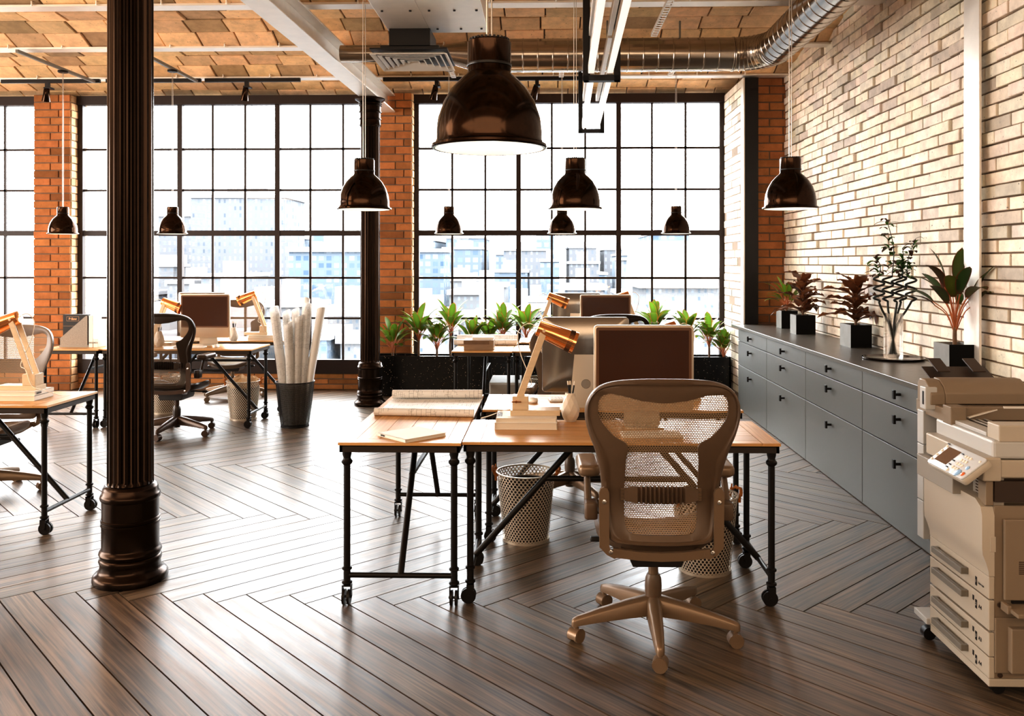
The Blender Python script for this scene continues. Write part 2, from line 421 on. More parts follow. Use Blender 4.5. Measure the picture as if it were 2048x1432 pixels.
# ------------------------------------------------------------------ brick surfaces
CREAM = (.88, .80, .69); ORANGE = (.475, .205, .082); TAN = (.80, .56, .33)  # light put into the brick tones: cream and tan window-lit, orange shaded
def bricks(b, w, h, bl, ch, base, org, ax, up, depth=.02, jit=.006, joint=.012, off0=0., va=.14, keep=None, third=False, dk=.62):
    """courses of bricks over the rectangle org + s*ax + t*up, standing proud along the normal"""
    ax, up = Vector(ax), Vector(up); nr = ax.cross(up); org = Vector(org)
    rows = max(1, round(h / ch)); ch = h / rows
    for r in range(rows):
        s = -(bl * (.5 if r % 2 else 0.) if not third else bl * (1 / 3 if r % 2 else 0.)) - off0
        while s < w:
            e = s + bl; s0, s1 = max(0., s), min(w, e)
            if s1 - s0 > .03 and (keep is None or keep((s0 + s1) / 2, (r + .5) * ch)):
                a0 = s0 + (joint / 2 if s0 > 0 else 0); a1 = s1 - (joint / 2 if s1 < w else 0)
                t0, t1 = r * ch + joint / 2, (r + 1) * ch - joint / 2
                d = depth + R.uniform(-jit, jit)
                c = vary(base, va, .03)
                if R.random() < .12: c = tuple(x * dk for x in c)
                P = lambda x, y, z: org + ax * x + up * y + nr * z
                k = .0035
                i = b.add([P(a0, t0, 0), P(a1, t0, 0), P(a1, t1, 0), P(a0, t1, 0), P(a0, t0, d - k), P(a1, t0, d - k), P(a1, t1, d - k), P(a0, t1, d - k),
                           P(a0 + k, t0 + k, d), P(a1 - k, t0 + k, d), P(a1 - k, t1 - k, d), P(a0 + k, t1 - k, d)])
                b.cur = 0
                b.face([i + 8, i + 9, i + 10, i + 11], None, c)
                for q in range(4):
                    n_ = (q + 1) % 4
                    b.face([i + q, i + n_, i + 4 + n_, i + 4 + q], None, c); b.face([i + 4 + q, i + 4 + n_, i + 8 + n_, i + 8 + q], None, c)
            s = e
ZC = 3.62
# right wall (bricks stand out irregularly)
b = MB()
bricks(b, 14.2, 4.16, .29, .08, CREAM, (2.66, 9.63, -.05), (0, -1, 0), (0, 0, 1), depth=.026, jit=.014, joint=.0105, va=.08, dk=.72)
b.cur = 1; b.box(2.655, 2.86, -4.6, 10.9, -.1, 4.1)
struct(b.build('wall_right', ['brick', 'mortar_pale'], smooth=0))
# end wall block between sideboard and window, and the window wall
b = MB()
bricks(b, .50, 3.62, .3, .0905, ORANGE, (2.17, 9.65, 0), (1, 0, 0), (0, 0, 1), depth=.012, jit=.003)
bricks(b, .98, 3.62, .29, .0905, CREAM, (2.19, 10.63, 0), (0, -1, 0), (0, 0, 1), depth=.014, jit=.005)
for x0, x1 in ((-6.31, -5.84), (-2.05, -1.63)):
    bricks(b, x1 - x0 - .02, 3.64, .31, .0925, ORANGE, (x0 + .01, 10.49, 0), (1, 0, 0), (0, 0, 1), depth=.014, jit=.004, third=True)
    bricks(b, .36, 3.64, .2, .0925, vary(TAN, 0), (x1 - .012, 10.5, 0), (0, 1, 0), (0, 0, 1), depth=.012, jit=.004)
    bricks(b, .36, 3.64, .2, .0925, vary(TAN, 0), (x0 + .012, 10.86, 0), (0, -1, 0), (0, 0, 1), depth=.012, jit=.004)
for x0, x1 in ((-10.1, -6.31), (-5.84, -2.05), (-1.63, 2.18)):
    bricks(b, x1 - x0, .2, .37, .0667, (.5, .24, .095), (x0, 10.66, 0), (1, 0, 0), (0, 0, 1), depth=.014, jit=.003)
b.cur = 1
b.box(2.18, 2.66, 9.652, 10.9, -.1, 3.62)
for x0, x1 in ((-6.30, -5.85), (-2.04, -1.64)): b.box(x0, x1, 10.492, 10.86, -.1, 3.64)
for x0, x1 in ((-10.1, -6.31), (-5.84, -2.05), (-1.63, 2.18)): b.box(x0, x1, 10.662, 10.86, -.1, .2)
struct(b.build('wall_back', ['brick', 'mortar'], smooth=0))
b = MB(); b.box(-10.3, -10.1, -4.6, 10.9, -.1, 4.1); bricks(b, 15.3, 4.1, .3, .09, ORANGE, (-10.1, -4.5, 0), (0, 1, 0), (0, 0, 1), depth=.012)
b2 = MB(); b2.box(-10.1, 2.66, -4.6, -4.45, -.1, 4.1)
struct(b.build('wall_left', ['brick', 'mortar'], smooth=0)); 
struct(b2.build('wall_front', 'mortar', smooth=0))

# ceiling: shallow brick vaults between the steel joists, running across the room
BEAMS = [-2.57, -1.225, .12, 1.465, 2.81, 4.155, 5.50, 6.845, 8.19, 9.53, 10.86]
def vaults():
    b = MB()
    rise = .17
    for y0, y1 in zip(BEAMS[:-1], BEAMS[1:]):
        a0, a1 = y0 + .015, y1 - .015
        zf = lambda t: ZC + .02 + rise * math.sin(PI * t) ** .8
        n = 6
        prof = [(a0 + (a1 - a0) * t, zf(t)) for t in [i / n for i in range(n + 1)]]
        for r in range(n):
            (ya, za), (yb, zb) = prof[r], prof[r + 1]
            d = Vector((0, yb - ya, zb - za)); ln = d.length; d /= ln
            base = TAN
            # bricks hang slightly unevenly, near edge of each row a little proud
            bricks(b, 12.9, ln, .36, ln, base, (2.72, ya, za), (-1, 0, 0), d, depth=.026, jit=.008, joint=.014, off0=R.uniform(0, .36), va=.2)
        # dark mortar shell above
        b.cur = 1
        b.loft([[(-10.2, y, z) for y, z in prof], [(2.72, y, z) for y, z in prof]], closed=False)
    b.box(-10.3, 2.86, -4.6, 10.9, 4.0, 4.2)
    return struct(b.build('ceiling', ['brick', 'mortar'], smooth=0))
vaults()
def ibeam(b, p, q, w, h, tf=.018, tw=.014):
    """I section along p->q, bottom of the lower flange at p.z"""
    p, q = Vector(p), Vector(q); d = (q - p); ln = d.length; d.normalize(); sx = Vector((d.y, -d.x, 0))
    M_ = Matrix((sx, d, Vector((0, 0, 1)))).transposed().to_4x4(); M_.translation = p
    b.box(-w / 2, w / 2, 0, ln, 0, tf, M_); b.box(-w / 2, w / 2, 0, ln, h - tf, h, M_); b.box(-tw / 2, tw / 2, 0, ln, tf, h - tf, M_)
names_j = ['over the camera end', 'second from the camera end', 'over the hanging air diffuser', 'between the diffuser and the black spotlight tracks', 'that carries the black spotlight tracks']
for i, y in enumerate(BEAMS[:-1]):
    b = MB(); ibeam(b, (-10.1, y, ZC - .01), (2.66, y, ZC - .01), .14, .2)
    for k in range(24):   # rivets along the flange edge
        x = -9.8 + .52 * k
        b.tube((x, y - .085, ZC - .008), (x, y - .085, ZC + .03), .008, n=6)
    o = b.build('ceiling_joist', 'steel', bevel=.002)
    if y < 4: struct(o)
    else: tag(o, 'bright steel ceiling joist across the brick vaults, ' + names_j[i - 5], 'ceiling beam', 'steel ceiling joists', 'thing')
b = MB(); ibeam(b, (-2.24, -4.4, 3.395), (-1.93, 10.45, 3.395), .2, .215)
tag(b.build('main_beam', 'steel', bevel=.003), 'large bright steel main beam resting on the fluted columns', 'beam', kind='thing')

# ------------------------------------------------------------------ windows
def window(n, x0, x1):
    y = 10.66; z0, z1 = .2, 3.63
    b = MB()
    b.box(x0, x1, y - .03, y + .06, z0, .372)                       # sill rail
    b.box(x0, x1, y - .05, y + .06, 3.535, 3.645)                   # head
    b.box(x0, x0 + .06, y - .02, y + .05, .37, 3.54); b.box(x1 - .06, x1, y - .02, y + .05, .37, 3.54)
    W = (x1 - x0 - .12)
    for i in range(1, 9):
        x = x0 + .06 + W * i / 9
        if i % 3 == 0: b.box(x - .03, x + .03, y - .02, y + .05, .37, 3.54)
        else: b.box(x - .013, x + .013, y, y + .03, .37, 3.54)
    for z, t in ((2.985, .013), (2.475, .013), (1.94, .033), (1.385, .013), (.885, .013)):
        b.box(x0 + .06, x1 - .06, y if t < .02 else y - .012, y + (.03 if t < .02 else .045), z - t, z + t)
    o = struct(b.build('window_%d' % n, 'winframe', smooth=0))
    g = MB(); g.box(x0 + .05, x1 - .05, y + .012, y + .018, .37, 3.54)
    g.build('glass_pane', 'pane', o, smooth=0)
window(1, -10.1, -6.31); window(2, -5.84, -2.05); window(3, -1.63, 2.18)
# steel posts
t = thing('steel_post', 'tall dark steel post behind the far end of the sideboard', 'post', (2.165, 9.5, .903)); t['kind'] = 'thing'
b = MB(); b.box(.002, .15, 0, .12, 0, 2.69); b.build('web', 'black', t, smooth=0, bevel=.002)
b = MB(); b.box(-.012, .002, -.002, .13, 0, 2.69); b.build('flange', 'steel', t, smooth=0)  # bright steel puts the window light on this side into the colour
b = MB(); b.box(2.57, 2.585, 5.205, 5.395, .903, 3.7); b.box(2.585, 2.615, 5.27, 5.33, .903, 3.7)
tag(b.build('steel_post', 'steel', bevel=.002), 'pale grey steel post against the cream brick wall behind the copier', 'post', kind='thing')

# ------------------------------------------------------------------ fluted columns
def column():
    t = thing('iron_column', '', 'column')
    t['kind'] = 'thing'
    b = MB(); n = 160; loops = []
    def flute(r, z, d=.016):
        o = []
        for i in range(n):
            a = 2 * PI * i / n; k = (i % 8)
            rr = r - d * (0, 0, .62, .93, 1., .93, .62, 0)[k]
            o.append((rr * math.cos(a), rr * math.sin(a), z))
        return o
    loops = [flute(.108, .47, 0), flute(.108, .485, .004), flute(.108, .50), flute(.106, 3.08), flute(.106, 3.1, .002)]
    b.loft(loops); b.build('shaft', 'column', t, smooth=50)
    b = MB()
    b.lathe([(.172, 0), (.176, .012), (.174, .03), (.165, .042), (.152, .05), (.143, .062), (.139, .085), (.142, .092), (.146, .105), (.142, .118), (.137, .122), (.141, .13), (.146, .142), (.141, .155), (.136, .16),
             (.133, .17), (.133, .275), (.137, .28), (.137, .29), (.133, .293), (.137, .3), (.137, .308), (.132, .312), (.132, .4), (.138, .405), (.141, .417), (.137, .43), (.131, .437), (.129, .455), (.121, .472), (.109, .478)], 48)
    b.build('base', 'column', t, smooth=40)
    b = MB()
    b.lathe([(.107, 3.07), (.115, 3.085), (.122, 3.09), (.116, 3.1), (.114, 3.15), (.124, 3.158), (.124, 3.166), (.115, 3.172), (.115, 3.225), (.126, 3.235), (.126, 3.243), (.117, 3.25), (.117, 3.3), (.128, 3.31), (.118, 3.318),
             (.13, 3.332), (.12, 3.345), (.142, 3.36), (.165, 3.375), (.165, 3.388), (.15, 3.395)], 40)
    b.build('capital', 'column', t, smooth=40)
    return t
c1 = column(); c1.location = (-2.07, 4.257, 0); c1['label'] = 'thick dark fluted cast-iron column standing alone in the open floor'
dup(c1, 'slender-looking fluted iron column by the black planter and window pier', (-1.95, 9.54, 0))

# ================================================================== FURNITURE
# ------------------------------------------------------------------ desks (1.46 x .57, origin at centre on the floor, long side along X)
def desk():
    t = thing('trestle_desk', '', 'desk', group='wood-topped desks on casters')
    W, D = 1.456, .566
    b = MB(); fr = .085
    def board(x0, x1, y0, y1, alongx, tone):
        b.col = (tone, tone, tone); z0, z1 = .737, .75; s, q = R.uniform(0, 30), R.uniform(0, 30); g = .0012
        i = b.add([(x0 + g, y0 + g, z1), (x1 - g, y0 + g, z1), (x1 - g, y1 - g, z1), (x0 + g, y1 - g, z1)]); j = b.add([(x0, y0, z0), (x1, y0, z0), (x1, y1, z0), (x0, y1, z0)])
        lx, ly = x1 - x0, y1 - y0
        uv = [(s, q), (s + lx, q), (s + lx, q + ly), (s, q + ly)] if alongx else [(s, q), (s, q + lx), (s + ly, q + lx), (s + ly, q)]
        b.face([i, i + 1, i + 2, i + 3], uv)
        for k in range(4): b.face([j + k, j + (k + 1) % 4, i + (k + 1) % 4, i + k], [uv[k]] * 4)
    x, y = W / 2, D / 2
    board(-x, -x + fr, -y, y, False, 1.); board(x - fr, x, -y, y, False, 1.05)
    board(-x + fr, x - fr, -y, -y + .07, True, 1.02); board(-x + fr, x - fr, y - .07, y, True, .95)
    for k in range(4):
        h = (D - .14) / 4; board(-x + fr, x - fr, -y + .07 + h * k, -y + .07 + h * (k + 1), True, R.uniform(.86, 1.12))
    b.build('tabletop', 'oak', t, smooth=0)
    b = MB(); p, q = x - .006, y - .006
    b.box(-p, p, -q, -q + .015, .704, .737); b.box(-p, p, q - .015, q, .704, .737); b.box(-p, -p + .015, -q, q, .704, .737); b.box(p - .015, p, -q, q, .704, .737)
    b.box(-p, p, -q, q, .73, .7368)
    b.build('apron', 'apron', t, smooth=0, bevel=.0015)
    lx, ly = x - .035, y - .035
    for sx in (-1, 1):
        for sy in (-1, 1):
            b = MB(); at = (sx * lx, sy * ly, 0)
            b.lathe([(.012, .085), (.017, .09), (.024, .096), (.024, .104), (.016, .109), (.016, .155), (.023, .16), (.023, .168), (.0155, .173), (.0155, .64), (.02, .645), (.0255, .652), (.0255, .66), (.0185, .668), (.017, .675), (.021, .69), (.0215, .706)], 14, at)
            leg = b.build('leg', 'iron', t, smooth=40)
            b = MB()
            for k in (-1, 1):
                b.tube((at[0] - .008, at[1] + k * .006, .035), (at[0] - .008, at[1] + k * .017, .035), .035, n=18)
            b.box(at[0] - .016, at[0] + .016, at[1] - .021, at[1] - .018, .03, .088); b.box(at[0] - .016, at[0] + .016, at[1] + .018, at[1] + .021, .03, .088); b.box(at[0] - .016, at[0] + .016, at[1] - .021, at[1] + .021, .082, .088)
            b.tube((at[0] - .008, at[1] - .024, .035), (at[0] - .008, at[1] + .024, .035), .006, n=8)
            b.build('caster', 'iron', leg, smooth=40)
        b = MB(); b.tube((sx * lx, -ly, .132), (sx * lx, ly, .132), .0125, n=12); b.build('foot_bar', 'iron', t)
        b = MB(); b.tube((sx * lx, 0, .132), (sx * .17, 0, .715), .0155, n=12); b.build('diagonal_brace', 'iron', t)
    b = MB(); b.tube((-.36, 0, .515), (.36, 0, .515), .014, n=12); b.build('cross_bar', 'iron', t)
    return t
CL = {'A': (0, 0), 'B': (-3.97, .06), 'C': (-3.865, 4.165), 'D': (.075, 4.075)}
DESK_L = {
    ('A', 'side'): 'desk end-on carrying a half-rolled drawing and a white book', ('A', 'front'): 'desk with the taupe mesh chair pulled up to it',
    ('A', 'back'): 'desk behind the two middle monitors, facing away from the taupe chair', ('B', 'back'): 'desk beside the thick column, with a cord hanging off its corner',
    ('C', 'side'): 'desk under the speckled magazine file by the window pier', ('C', 'front'): 'desk just behind the thick column with a brown-screened computer',
    ('C', 'back'): 'desk by the window behind the bin of rolled drawings', ('D', 'side'): 'small-looking desk before the planter with a wooden box and long paper roll',
    ('D', 'front'): 'far desk before the planter holding the small dark computer', ('D', 'back'): 'desk beside the planter carrying the hindmost monitor back'}
d0 = desk(); used = False
def put(src, first, label, loc, rz=0., group=None):
    """the first use moves the original, later uses copy it"""
    if first:
        src.location = loc; src.rotation_euler = (0, 0, rz); src['label'] = label
        return src
    return dup(src, label, loc, rz, group)
for i, (k, part) in enumerate([('A', 'front'), ('A', 'side'), ('A', 'back'), ('B', 'back'), ('C', 'side'), ('C', 'front'), ('C', 'back'), ('D', 'side'), ('D', 'front'), ('D', 'back')]):
    ox, oy = CL[k]
    px, py, rz = {'front': (.3415, 4.25, 0), 'side': (-.672, 4.668, PI / 2), 'back': (.370, 5.126, PI)}[part]
    put(d0, i == 0, 'oak-topped iron ' + DESK_L[(k, part)], (px + ox, py + oy, 0), rz)

# ------------------------------------------------------------------ mesh office chair, facing +Y
def sym(half): return half + [(-x, z) for x, z in reversed(half[1:-1])]
def chair(dk=''):
    t = thing('office_chair', '', 'chair', group='mesh-backed office chairs')
    yb = lambda x, z: -.285 + (.05 * math.exp(-((z - .62) / .16) ** 2)) - .16 * max(0, z - .62) ** 1.1 + .55 * x * x
    oh = catmull([(0, 1.128, 0), (.1, 1.126, 0), (.2, 1.114, 0), (.262, 1.085, 0), (.297, 1.03, 0), (.303, .97, 0), (.287, .90, 0), (.264, .84, 0), (.246, .77, 0), (.236, .70, 0), (.229, .62, 0), (.223, .54, 0), (.2, .474, 0), (.12, .462, 0), (0, .46, 0)], 4)
    ih = catmull([(0, 1.034, 0), (.08, 1.041, 0), (.16, 1.06, 0), (.215, 1.066, 0), (.247, 1.045, 0), (.252, .99, 0), (.236, .95, 0), (.19, .896, 0), (.138, .862, 0), (.142, .80, 0), (.145, .70, 0), (.144, .60, 0), (.14, .53, 0), (.11, .50, 0), (0, .497, 0)], 4)
    o2 = sym([(p[0], p[1]) for p in oh]); i2 = sym([(p[0], p[1]) for p in ih])
    b = MB(); secs = []
    for tt, dy in ((0, .010), (0, -.008), (.06, -.018), (.2, -.02), (.27, -.014), (.33, -.012), (.40, -.014), (1, -.007), (1, .006), (.5, .012), (.2, .014)):
        lp = []
        for (ax, az), (cx, cz) in zip(o2, i2):
            x, z = ax + (cx - ax) * tt, az + (cz - az) * tt
            lp.append((x, yb(x, z) + dy, z))
        secs.append(lp)
    secs.append(secs[0])
    b.loft(secs, cap0=False, cap1=False)
    b.build('backrest_frame', 'chair'+dk, t, smooth=50)
    pts = [Vector(p) for p in i2]; n0 = len(pts)
    edges = [(i, (i + 1) % n0) for i in range(n0)]
    grid = [Vector((x * .05, .5 + z * .05)) for x in range(-5, 6) for z in range(0, 12)]
    vs, _, fs, *_r = geo.delaunay_2d_cdt(pts + grid, edges, [list(range(n0))], 1, 1e-5)
    b = MB(); b.add([(p.x, yb(p.x, p.y), p.y) for p in vs])
    for f in fs: b.face(list(f), [(vs[i].x, vs[i].y) for i in f])
    b.build('back_mesh', 'chair_mesh'+dk, t, smooth=80)
    # lumbar pad with ribs
    b = MB(); ls = []
    for k in range(35):
        x = -.146 + .292 * k / 34; e = 1 - abs(x / .146) ** 3; h = (.02 + .014 * max(0, e)) * (.82 if abs(x) < .088 and k % 2 else 1)
        rib = .014 if abs(x) < .088 and k % 2 else 0
        ls.append([(x, yb(x, .66) - .03 + rib + .004 * abs(x) / .146, .655 - h), (x, yb(x, .66) - .014, .655 - h - .004), (x, yb(x, .66) - .014, .655 + h + .004), (x, yb(x, .66) - .03 + rib + .004 * abs(x) / .146, .655 + h)])
    b.loft(ls); lum = b.build('lumbar_pad', 'chair'+dk, t, smooth=50)
    b = MB()
    for sx in (-1, 1):
        for k in range(9): b.box(sx * .15 - .009, sx * .15 + .009, yb(.15, .65) - .026, yb(.15, .65) - .012, .634 + k * .0055, .6375 + k * .0055)
    b.build('lumbar_clip', 'chair_lt'+dk, lum, smooth=0)
    # seat
    b = MB()
    def seatloop(sc, z, dz):
        o = []
        for i in range(40):
            a = 2 * PI * i / 40; c, s = math.cos(a), math.sin(a)
            x = .245 * sc * math.copysign(abs(c) ** .55, c); y = .03 + .235 * sc * math.copysign(abs(s) ** .6, s)
            o.append((x, y, z + dz * (x / .245) ** 2 - (.045 * max(0, (y - .12) / .145) ** 2)))
        return o
    b.loft([seatloop(.9, .40, .02), seatloop(1., .415, .025), seatloop(1.02, .44, .03), seatloop(.97, .452, .03), seatloop(.88, .446, .03)], cap1=False)
    b.build('seat_frame', 'chair'+dk, t, smooth=50)
    b = MB(); b.loft([[(p[0], p[1], p[2]) for p in seatloop(.89, .447, .03)], [(p[0], p[1], p[2] - .004) for p in seatloop(.5, .444, .03)], seatloop(.02, .44, .03)], cap0=False)
    b.uv = [[(b.v[i].x, b.v[i].y) for i in f] for f in b.f]
    b.build('seat_mesh', 'chair_mesh'+dk, t, smooth=80)
    # arms
    for sx in (-1, 1):
        b = MB()
        b.path([(sx * .245, -.17, .575), (sx * .275, -.165, .56), (sx * .283, -.13, .575), (sx * .284, -.1, .63), (sx * .284, -.06, .70)], lambda q: .02 - .007 * q, 10)
        b.rbox((sx * .273, -.165, .572), (.052, .075, .07), .014)
        arm = b.build('armrest', 'chair'+dk, t, smooth=45)
        b = MB()
        M_ = Matrix.Translation((sx * .278, .0, .715)) @ Matrix.Rotation(sx * -.02, 4, 'Z')
        b.rbox((0, 0, 0), (.092, .25, .046), .03, 5, M_, .014); b.tube((sx * .284, -.05, .68), (sx * .284, -.05, .70), .028, n=14)
        b.build('arm_pad', 'chair_lt'+dk, arm, smooth=50)
    # yoke that carries the back
    b = MB(); yy = -.262
    for sx in (-1, 1):
        o = [(sx * .206, .665), (sx * .206, .455), (sx * .2, .437), (sx * .17, .437), (sx * .165, .415), (sx * .185, .405), (sx * .215, .42), (sx * .244, .45), (sx * .246, .665), (sx * .24, .68), (sx * .226, .687), (sx * .212, .68)]
        if sx < 0: o = o[::-1]
        b.prism(o, yy - .006, yy + .012, axis='y')
    b.prism([(-.19, .41), (-.09, .398), (0, .394), (.09, .398), (.19, .41), (.19, .445), (.09, .432), (0, .428), (-.09, .432), (-.19, .445)], yy - .004, yy + .014, axis='y')
    for sx in (-1, 1):
        b.path([(sx * .16, -.25, .42), (sx * .15, -.15, .40), (sx * .1, -.05, .385)], .018, 8)
    yk = b.build('back_yoke', 'chair_lt'+dk, t, smooth=40)
    b = MB()
    for sx in (-1, 1):
        for x, z in ((.226, .63), (.2, .432)): b.lathe([(.009, 0), (.009, .005), (.006, .006), (.0055, .01), (.002, .011)], 14, M_=Matrix.Translation((sx * x, yy - .004, z)) @ Matrix.Rotation(PI / 2, 4, 'X'))
    b.build('bolt', 'chrome', yk)
    b = MB(); b.loft([[(x, y, z) for x, y in ((-.11 * k, -.13), (.11 * k, -.13), (.11 * k, .13), (-.11 * k, .13))] for z, k in ((.325, .9), (.35, 1.), (.41, 1.))])
    b.tube((-.11, .05, .385), (-.24, .06, .38), .007, n=8); b.tube((.11, .05, .385), (.24, .06, .38), .007, n=8); b.rbox((.24, .06, .38), (.05, .03, .02), .009); b.rbox((-.24, .06, .38), (.05, .03, .02), .009)
    b.build('tilt_mechanism', 'chair_dk', t, smooth=30, bevel=.006)
    b = MB(); b.tube((0, 0, .25), (0, 0, .33), .021, n=18); b.build('gas_cylinder', 'chair_lt'+dk, t)
    b = MB(); b.lathe([(.028, .06), (.03, .065), (.034, .15), (.036, .2), (.034, .235), (.026, .255)], 20); b.build('base_hub', 'chair'+dk, t)
    for k in range(5):
        a = math.radians(-92.5 + 72 * k); Rm = Matrix.Rotation(a, 4, 'Z')
        b = MB(); ls = []
        for q, w, z0, z1 in ((.02, .03, .085, .165), (.12, .029, .085, .15), (.25, .023, .078, .125), (.335, .018, .07, .105), (.355, .014, .066, .097), (.362, .006, .066, .088)):
            ls.append([(q, -w, z0), (q, w, z0), (q, w * .95, z1 - .012), (q, w * .55, z1), (q, -w * .55, z1), (q, -w * .95, z1 - .012)])
        b.loft(ls, M_=Rm); leg = b.build('base_leg', 'chair_lt'+dk, t, smooth=55)
        b = MB(); tw = Rm @ Matrix.Translation((.343, 0, 0)) @ Matrix.Rotation(a * 1.7 + 1, 4, 'Z')
        for sgn in (-1, 1): b.tube(tw @ Vector((.0, sgn * .008, .028)), tw @ Vector((.0, sgn * .026, .028)), .028, n=20)
        ls = []
        for i in range(9):
            an = math.radians(-20 + 220 * i / 8)
            ls.append([(.031 * math.cos(an), -.024, .028 + .031 * math.sin(an)), (.031 * math.cos(an), .024, .028 + .031 * math.sin(an)), (.026 * math.cos(an), .024, .028 + .026 * math.sin(an)), (.026 * math.cos(an), -.024, .028 + .026 * math.sin(an))])
        b.loft(ls, M_=tw); b.tube(Rm @ Vector((.343, 0, .05)), Rm @ Vector((.343, 0, .085)), .011, n=10)
        b.build('caster', 'chair_lt'+dk, leg, smooth=40)
    return t
ch = chair(); chd = chair('2')
CH = [((.455, 3.69, 0), 0., 'taupe mesh office chair seen from behind, pulled up to the oak desk'),
      ((.16, 5.87, 0), PI * .97, 'mesh office chair tucked under the middle desk, hidden behind the monitors'),
      ((-3.82, 5.80, 0), PI * 1.01, 'mesh office chair behind the corner desk with a lamp, facing the camera'),
      ((-3.40, 7.88, 0), -.03, 'dark mesh office chair turned half away, half hidden by the thick column'),
      ((-3.64, 9.95, 0), PI * 1.03, 'pale backlit mesh office chair against the window behind a lamp'),
      ((.58, 7.86, 0), .1, 'backlit dark mesh office chair showing only above the monitors')]
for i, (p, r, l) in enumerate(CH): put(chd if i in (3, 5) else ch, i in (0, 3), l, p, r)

# ------------------------------------------------------------------ computers (facing -Y), origin on the desk at the stand's centre
def computer():
    t = thing('desktop_computer', '', 'computer', group='all-in-one desktop computers')
    b = MB(); W = .25
    def rr(w, z0, z1, y, r, n=5):
        o = []
        for cx, cz, a0 in ((1, 1, 0), (-1, 1, 90), (-1, -1, 180), (1, -1, 270)):
            for k in range(n + 1):
                a = math.radians(a0 + 90 * k / n)
                o.append((cx * (w - r) + r * math.cos(a), y, (z1 - r if cz > 0 else z0 + r) + r * math.sin(a)))
        return o
    z0, z1 = .078, .51
    b.loft([rr(W - .004, z0 + .004, z1 - .004, -.0235, .018), rr(W, z0, z1, -.02, .02), rr(W, z0, z1, .0, .02)], cap1=False)
    b.build('casing', 'alu', t, smooth=40)
    b = MB(); b.loft([rr(W, z0, z1, .0, .02), rr(W - .004, z0 + .003, z1 - .003, .012, .022), rr(W - .06, z0 + .05, z1 - .05, .03, .03), rr(W - .15, z0 + .12, z1 - .12, .038, .04)], cap0=False)
    b.build('rear_shell', 'alu_back', t, smooth=50)
    b = MB(); b.loft([rr(W - .011, .178, z1 - .011, -.0242, .012), rr(W - .011, .178, z1 - .011, -.0236, .012)])
    bz = b.build('screen_bezel', 'bezel', t, smooth=30)
    b = MB(); b.box(-W + .025, W - .025, -.0248, -.0243, .193, z1 - .026); b.build('screen', 'screen', t, smooth=0)
    b = MB()
    # bent plate stand with a cable hole
    n = 24
    def plate(zc, r, y):
        return [(r * math.cos(2 * PI * i / n), y - (zc + r * math.sin(2 * PI * i / n)) * .1, zc + r * math.sin(2 * PI * i / n)) for i in range(n)]
    def outer(y):
        o = []
        for i in range(n):
            a = 2 * PI * i / n; c, s = math.cos(a), math.sin(a); k = 1 / max(abs(c), abs(s)); z = .15 + s * k * .15
            x = c * k * (.095 - .1 * z); o.append((x, y - z * .1, z))
        return o
    for y in (.075, .081): pass
    lo, hi = [outer(.075), plate(.135, .026, .075)], [outer(.081), plate(.135, .026, .081)]
    b.loft([lo[0], lo[1], hi[1], hi[0], lo[0]], cap0=False, cap1=False)
    b.rbox((0, 0, .003), (.19, .17, .006), .004, rz=.002)
    b.build('stand', 'alu', t, smooth=35)
    b = MB(); b.tube((0, .0855 - .0155, .135), (0, .0765 - .0155, .135), .025, n=20); b.build('cable_grommet', 'copier_gr', t)
    return t
pc = computer()
PCS = [('A', .49, 4.38, 0, 'all-in-one computer with a brown screen standing behind the taupe chair'),
       ('A', .226, 4.99, PI, 'all-in-one computer showing its dark reflecting back beside the copper lamp'),
       ('C', .467, 4.385, 0, 'all-in-one computer with a dark screen on the desk behind the thick column'),
       ('C', .226, 4.89, PI, 'all-in-one computer mostly hidden behind another by the window'),
       ('D', .507, 4.43, 0, 'small-looking computer with black-brown screen on the far desk'),
       ('D', .24, 4.94, PI, 'hindmost computer showing its grey back before the planter')]
for i, (k, x, y, rz, l) in enumerate(PCS): put(pc, i == 0, l, (x + CL[k][0], y + CL[k][1], .75), rz)
def keyboard():
    t = thing('keyboard', '', 'keyboard', group='white keyboards')
    b = MB(); b.rbox((0, 0, .007), (.29, .115, .012), .01, rz=.003); b.build('case', 'white_pl', t)
    b = MB()
    for r in range(5):
        for c in range(15): b.box(-.138 + c * .0185, -.138 + c * .0185 + .0158, -.05 + r * .02, -.05 + r * .02 + .017, .013, .0165)
    b.build('keys', 'paper', t, smooth=0)
    return t
kb = keyboard()
for i, (k, x, y, rz, l) in enumerate([('A', .16, 5.18, .1, 'white keyboard on the middle desk beside the mouse'), ('A', .5, 4.13, 0, 'white keyboard glimpsed through the taupe chair mesh'), ('C', .42, 4.12, 0, 'white keyboard on the desk behind the thick column')]):
    put(kb, i == 0, l, (x + CL[k][0], y + CL[k][1], .75), rz)
def mouse():
    b = MB(); ls = []
    for q, h in ((.5, 0), (.86, 0), (1., .008), (.98, .016), (.86, .025), (.55, .031), (.1, .033)):
        pass
        ls.append([(.031 * q * math.cos(2 * PI * i / 20), .053 * q * math.sin(2 * PI * i / 20), h + .001) for i in range(20)])
    ls = ls[1:]
    b.loft(ls); return tag(b.build('computer_mouse', 'white_pl', smooth=80), '', 'mouse', 'white computer mice')
ms = mouse()
put(ms, True, 'white computer mouse on the middle desk by the lamp arm', (-.081, 5.108, .75), .3)
put(ms, False, 'white computer mouse near the edge of the desk behind the thick column', (-3.19, 8.28, .75), .2)

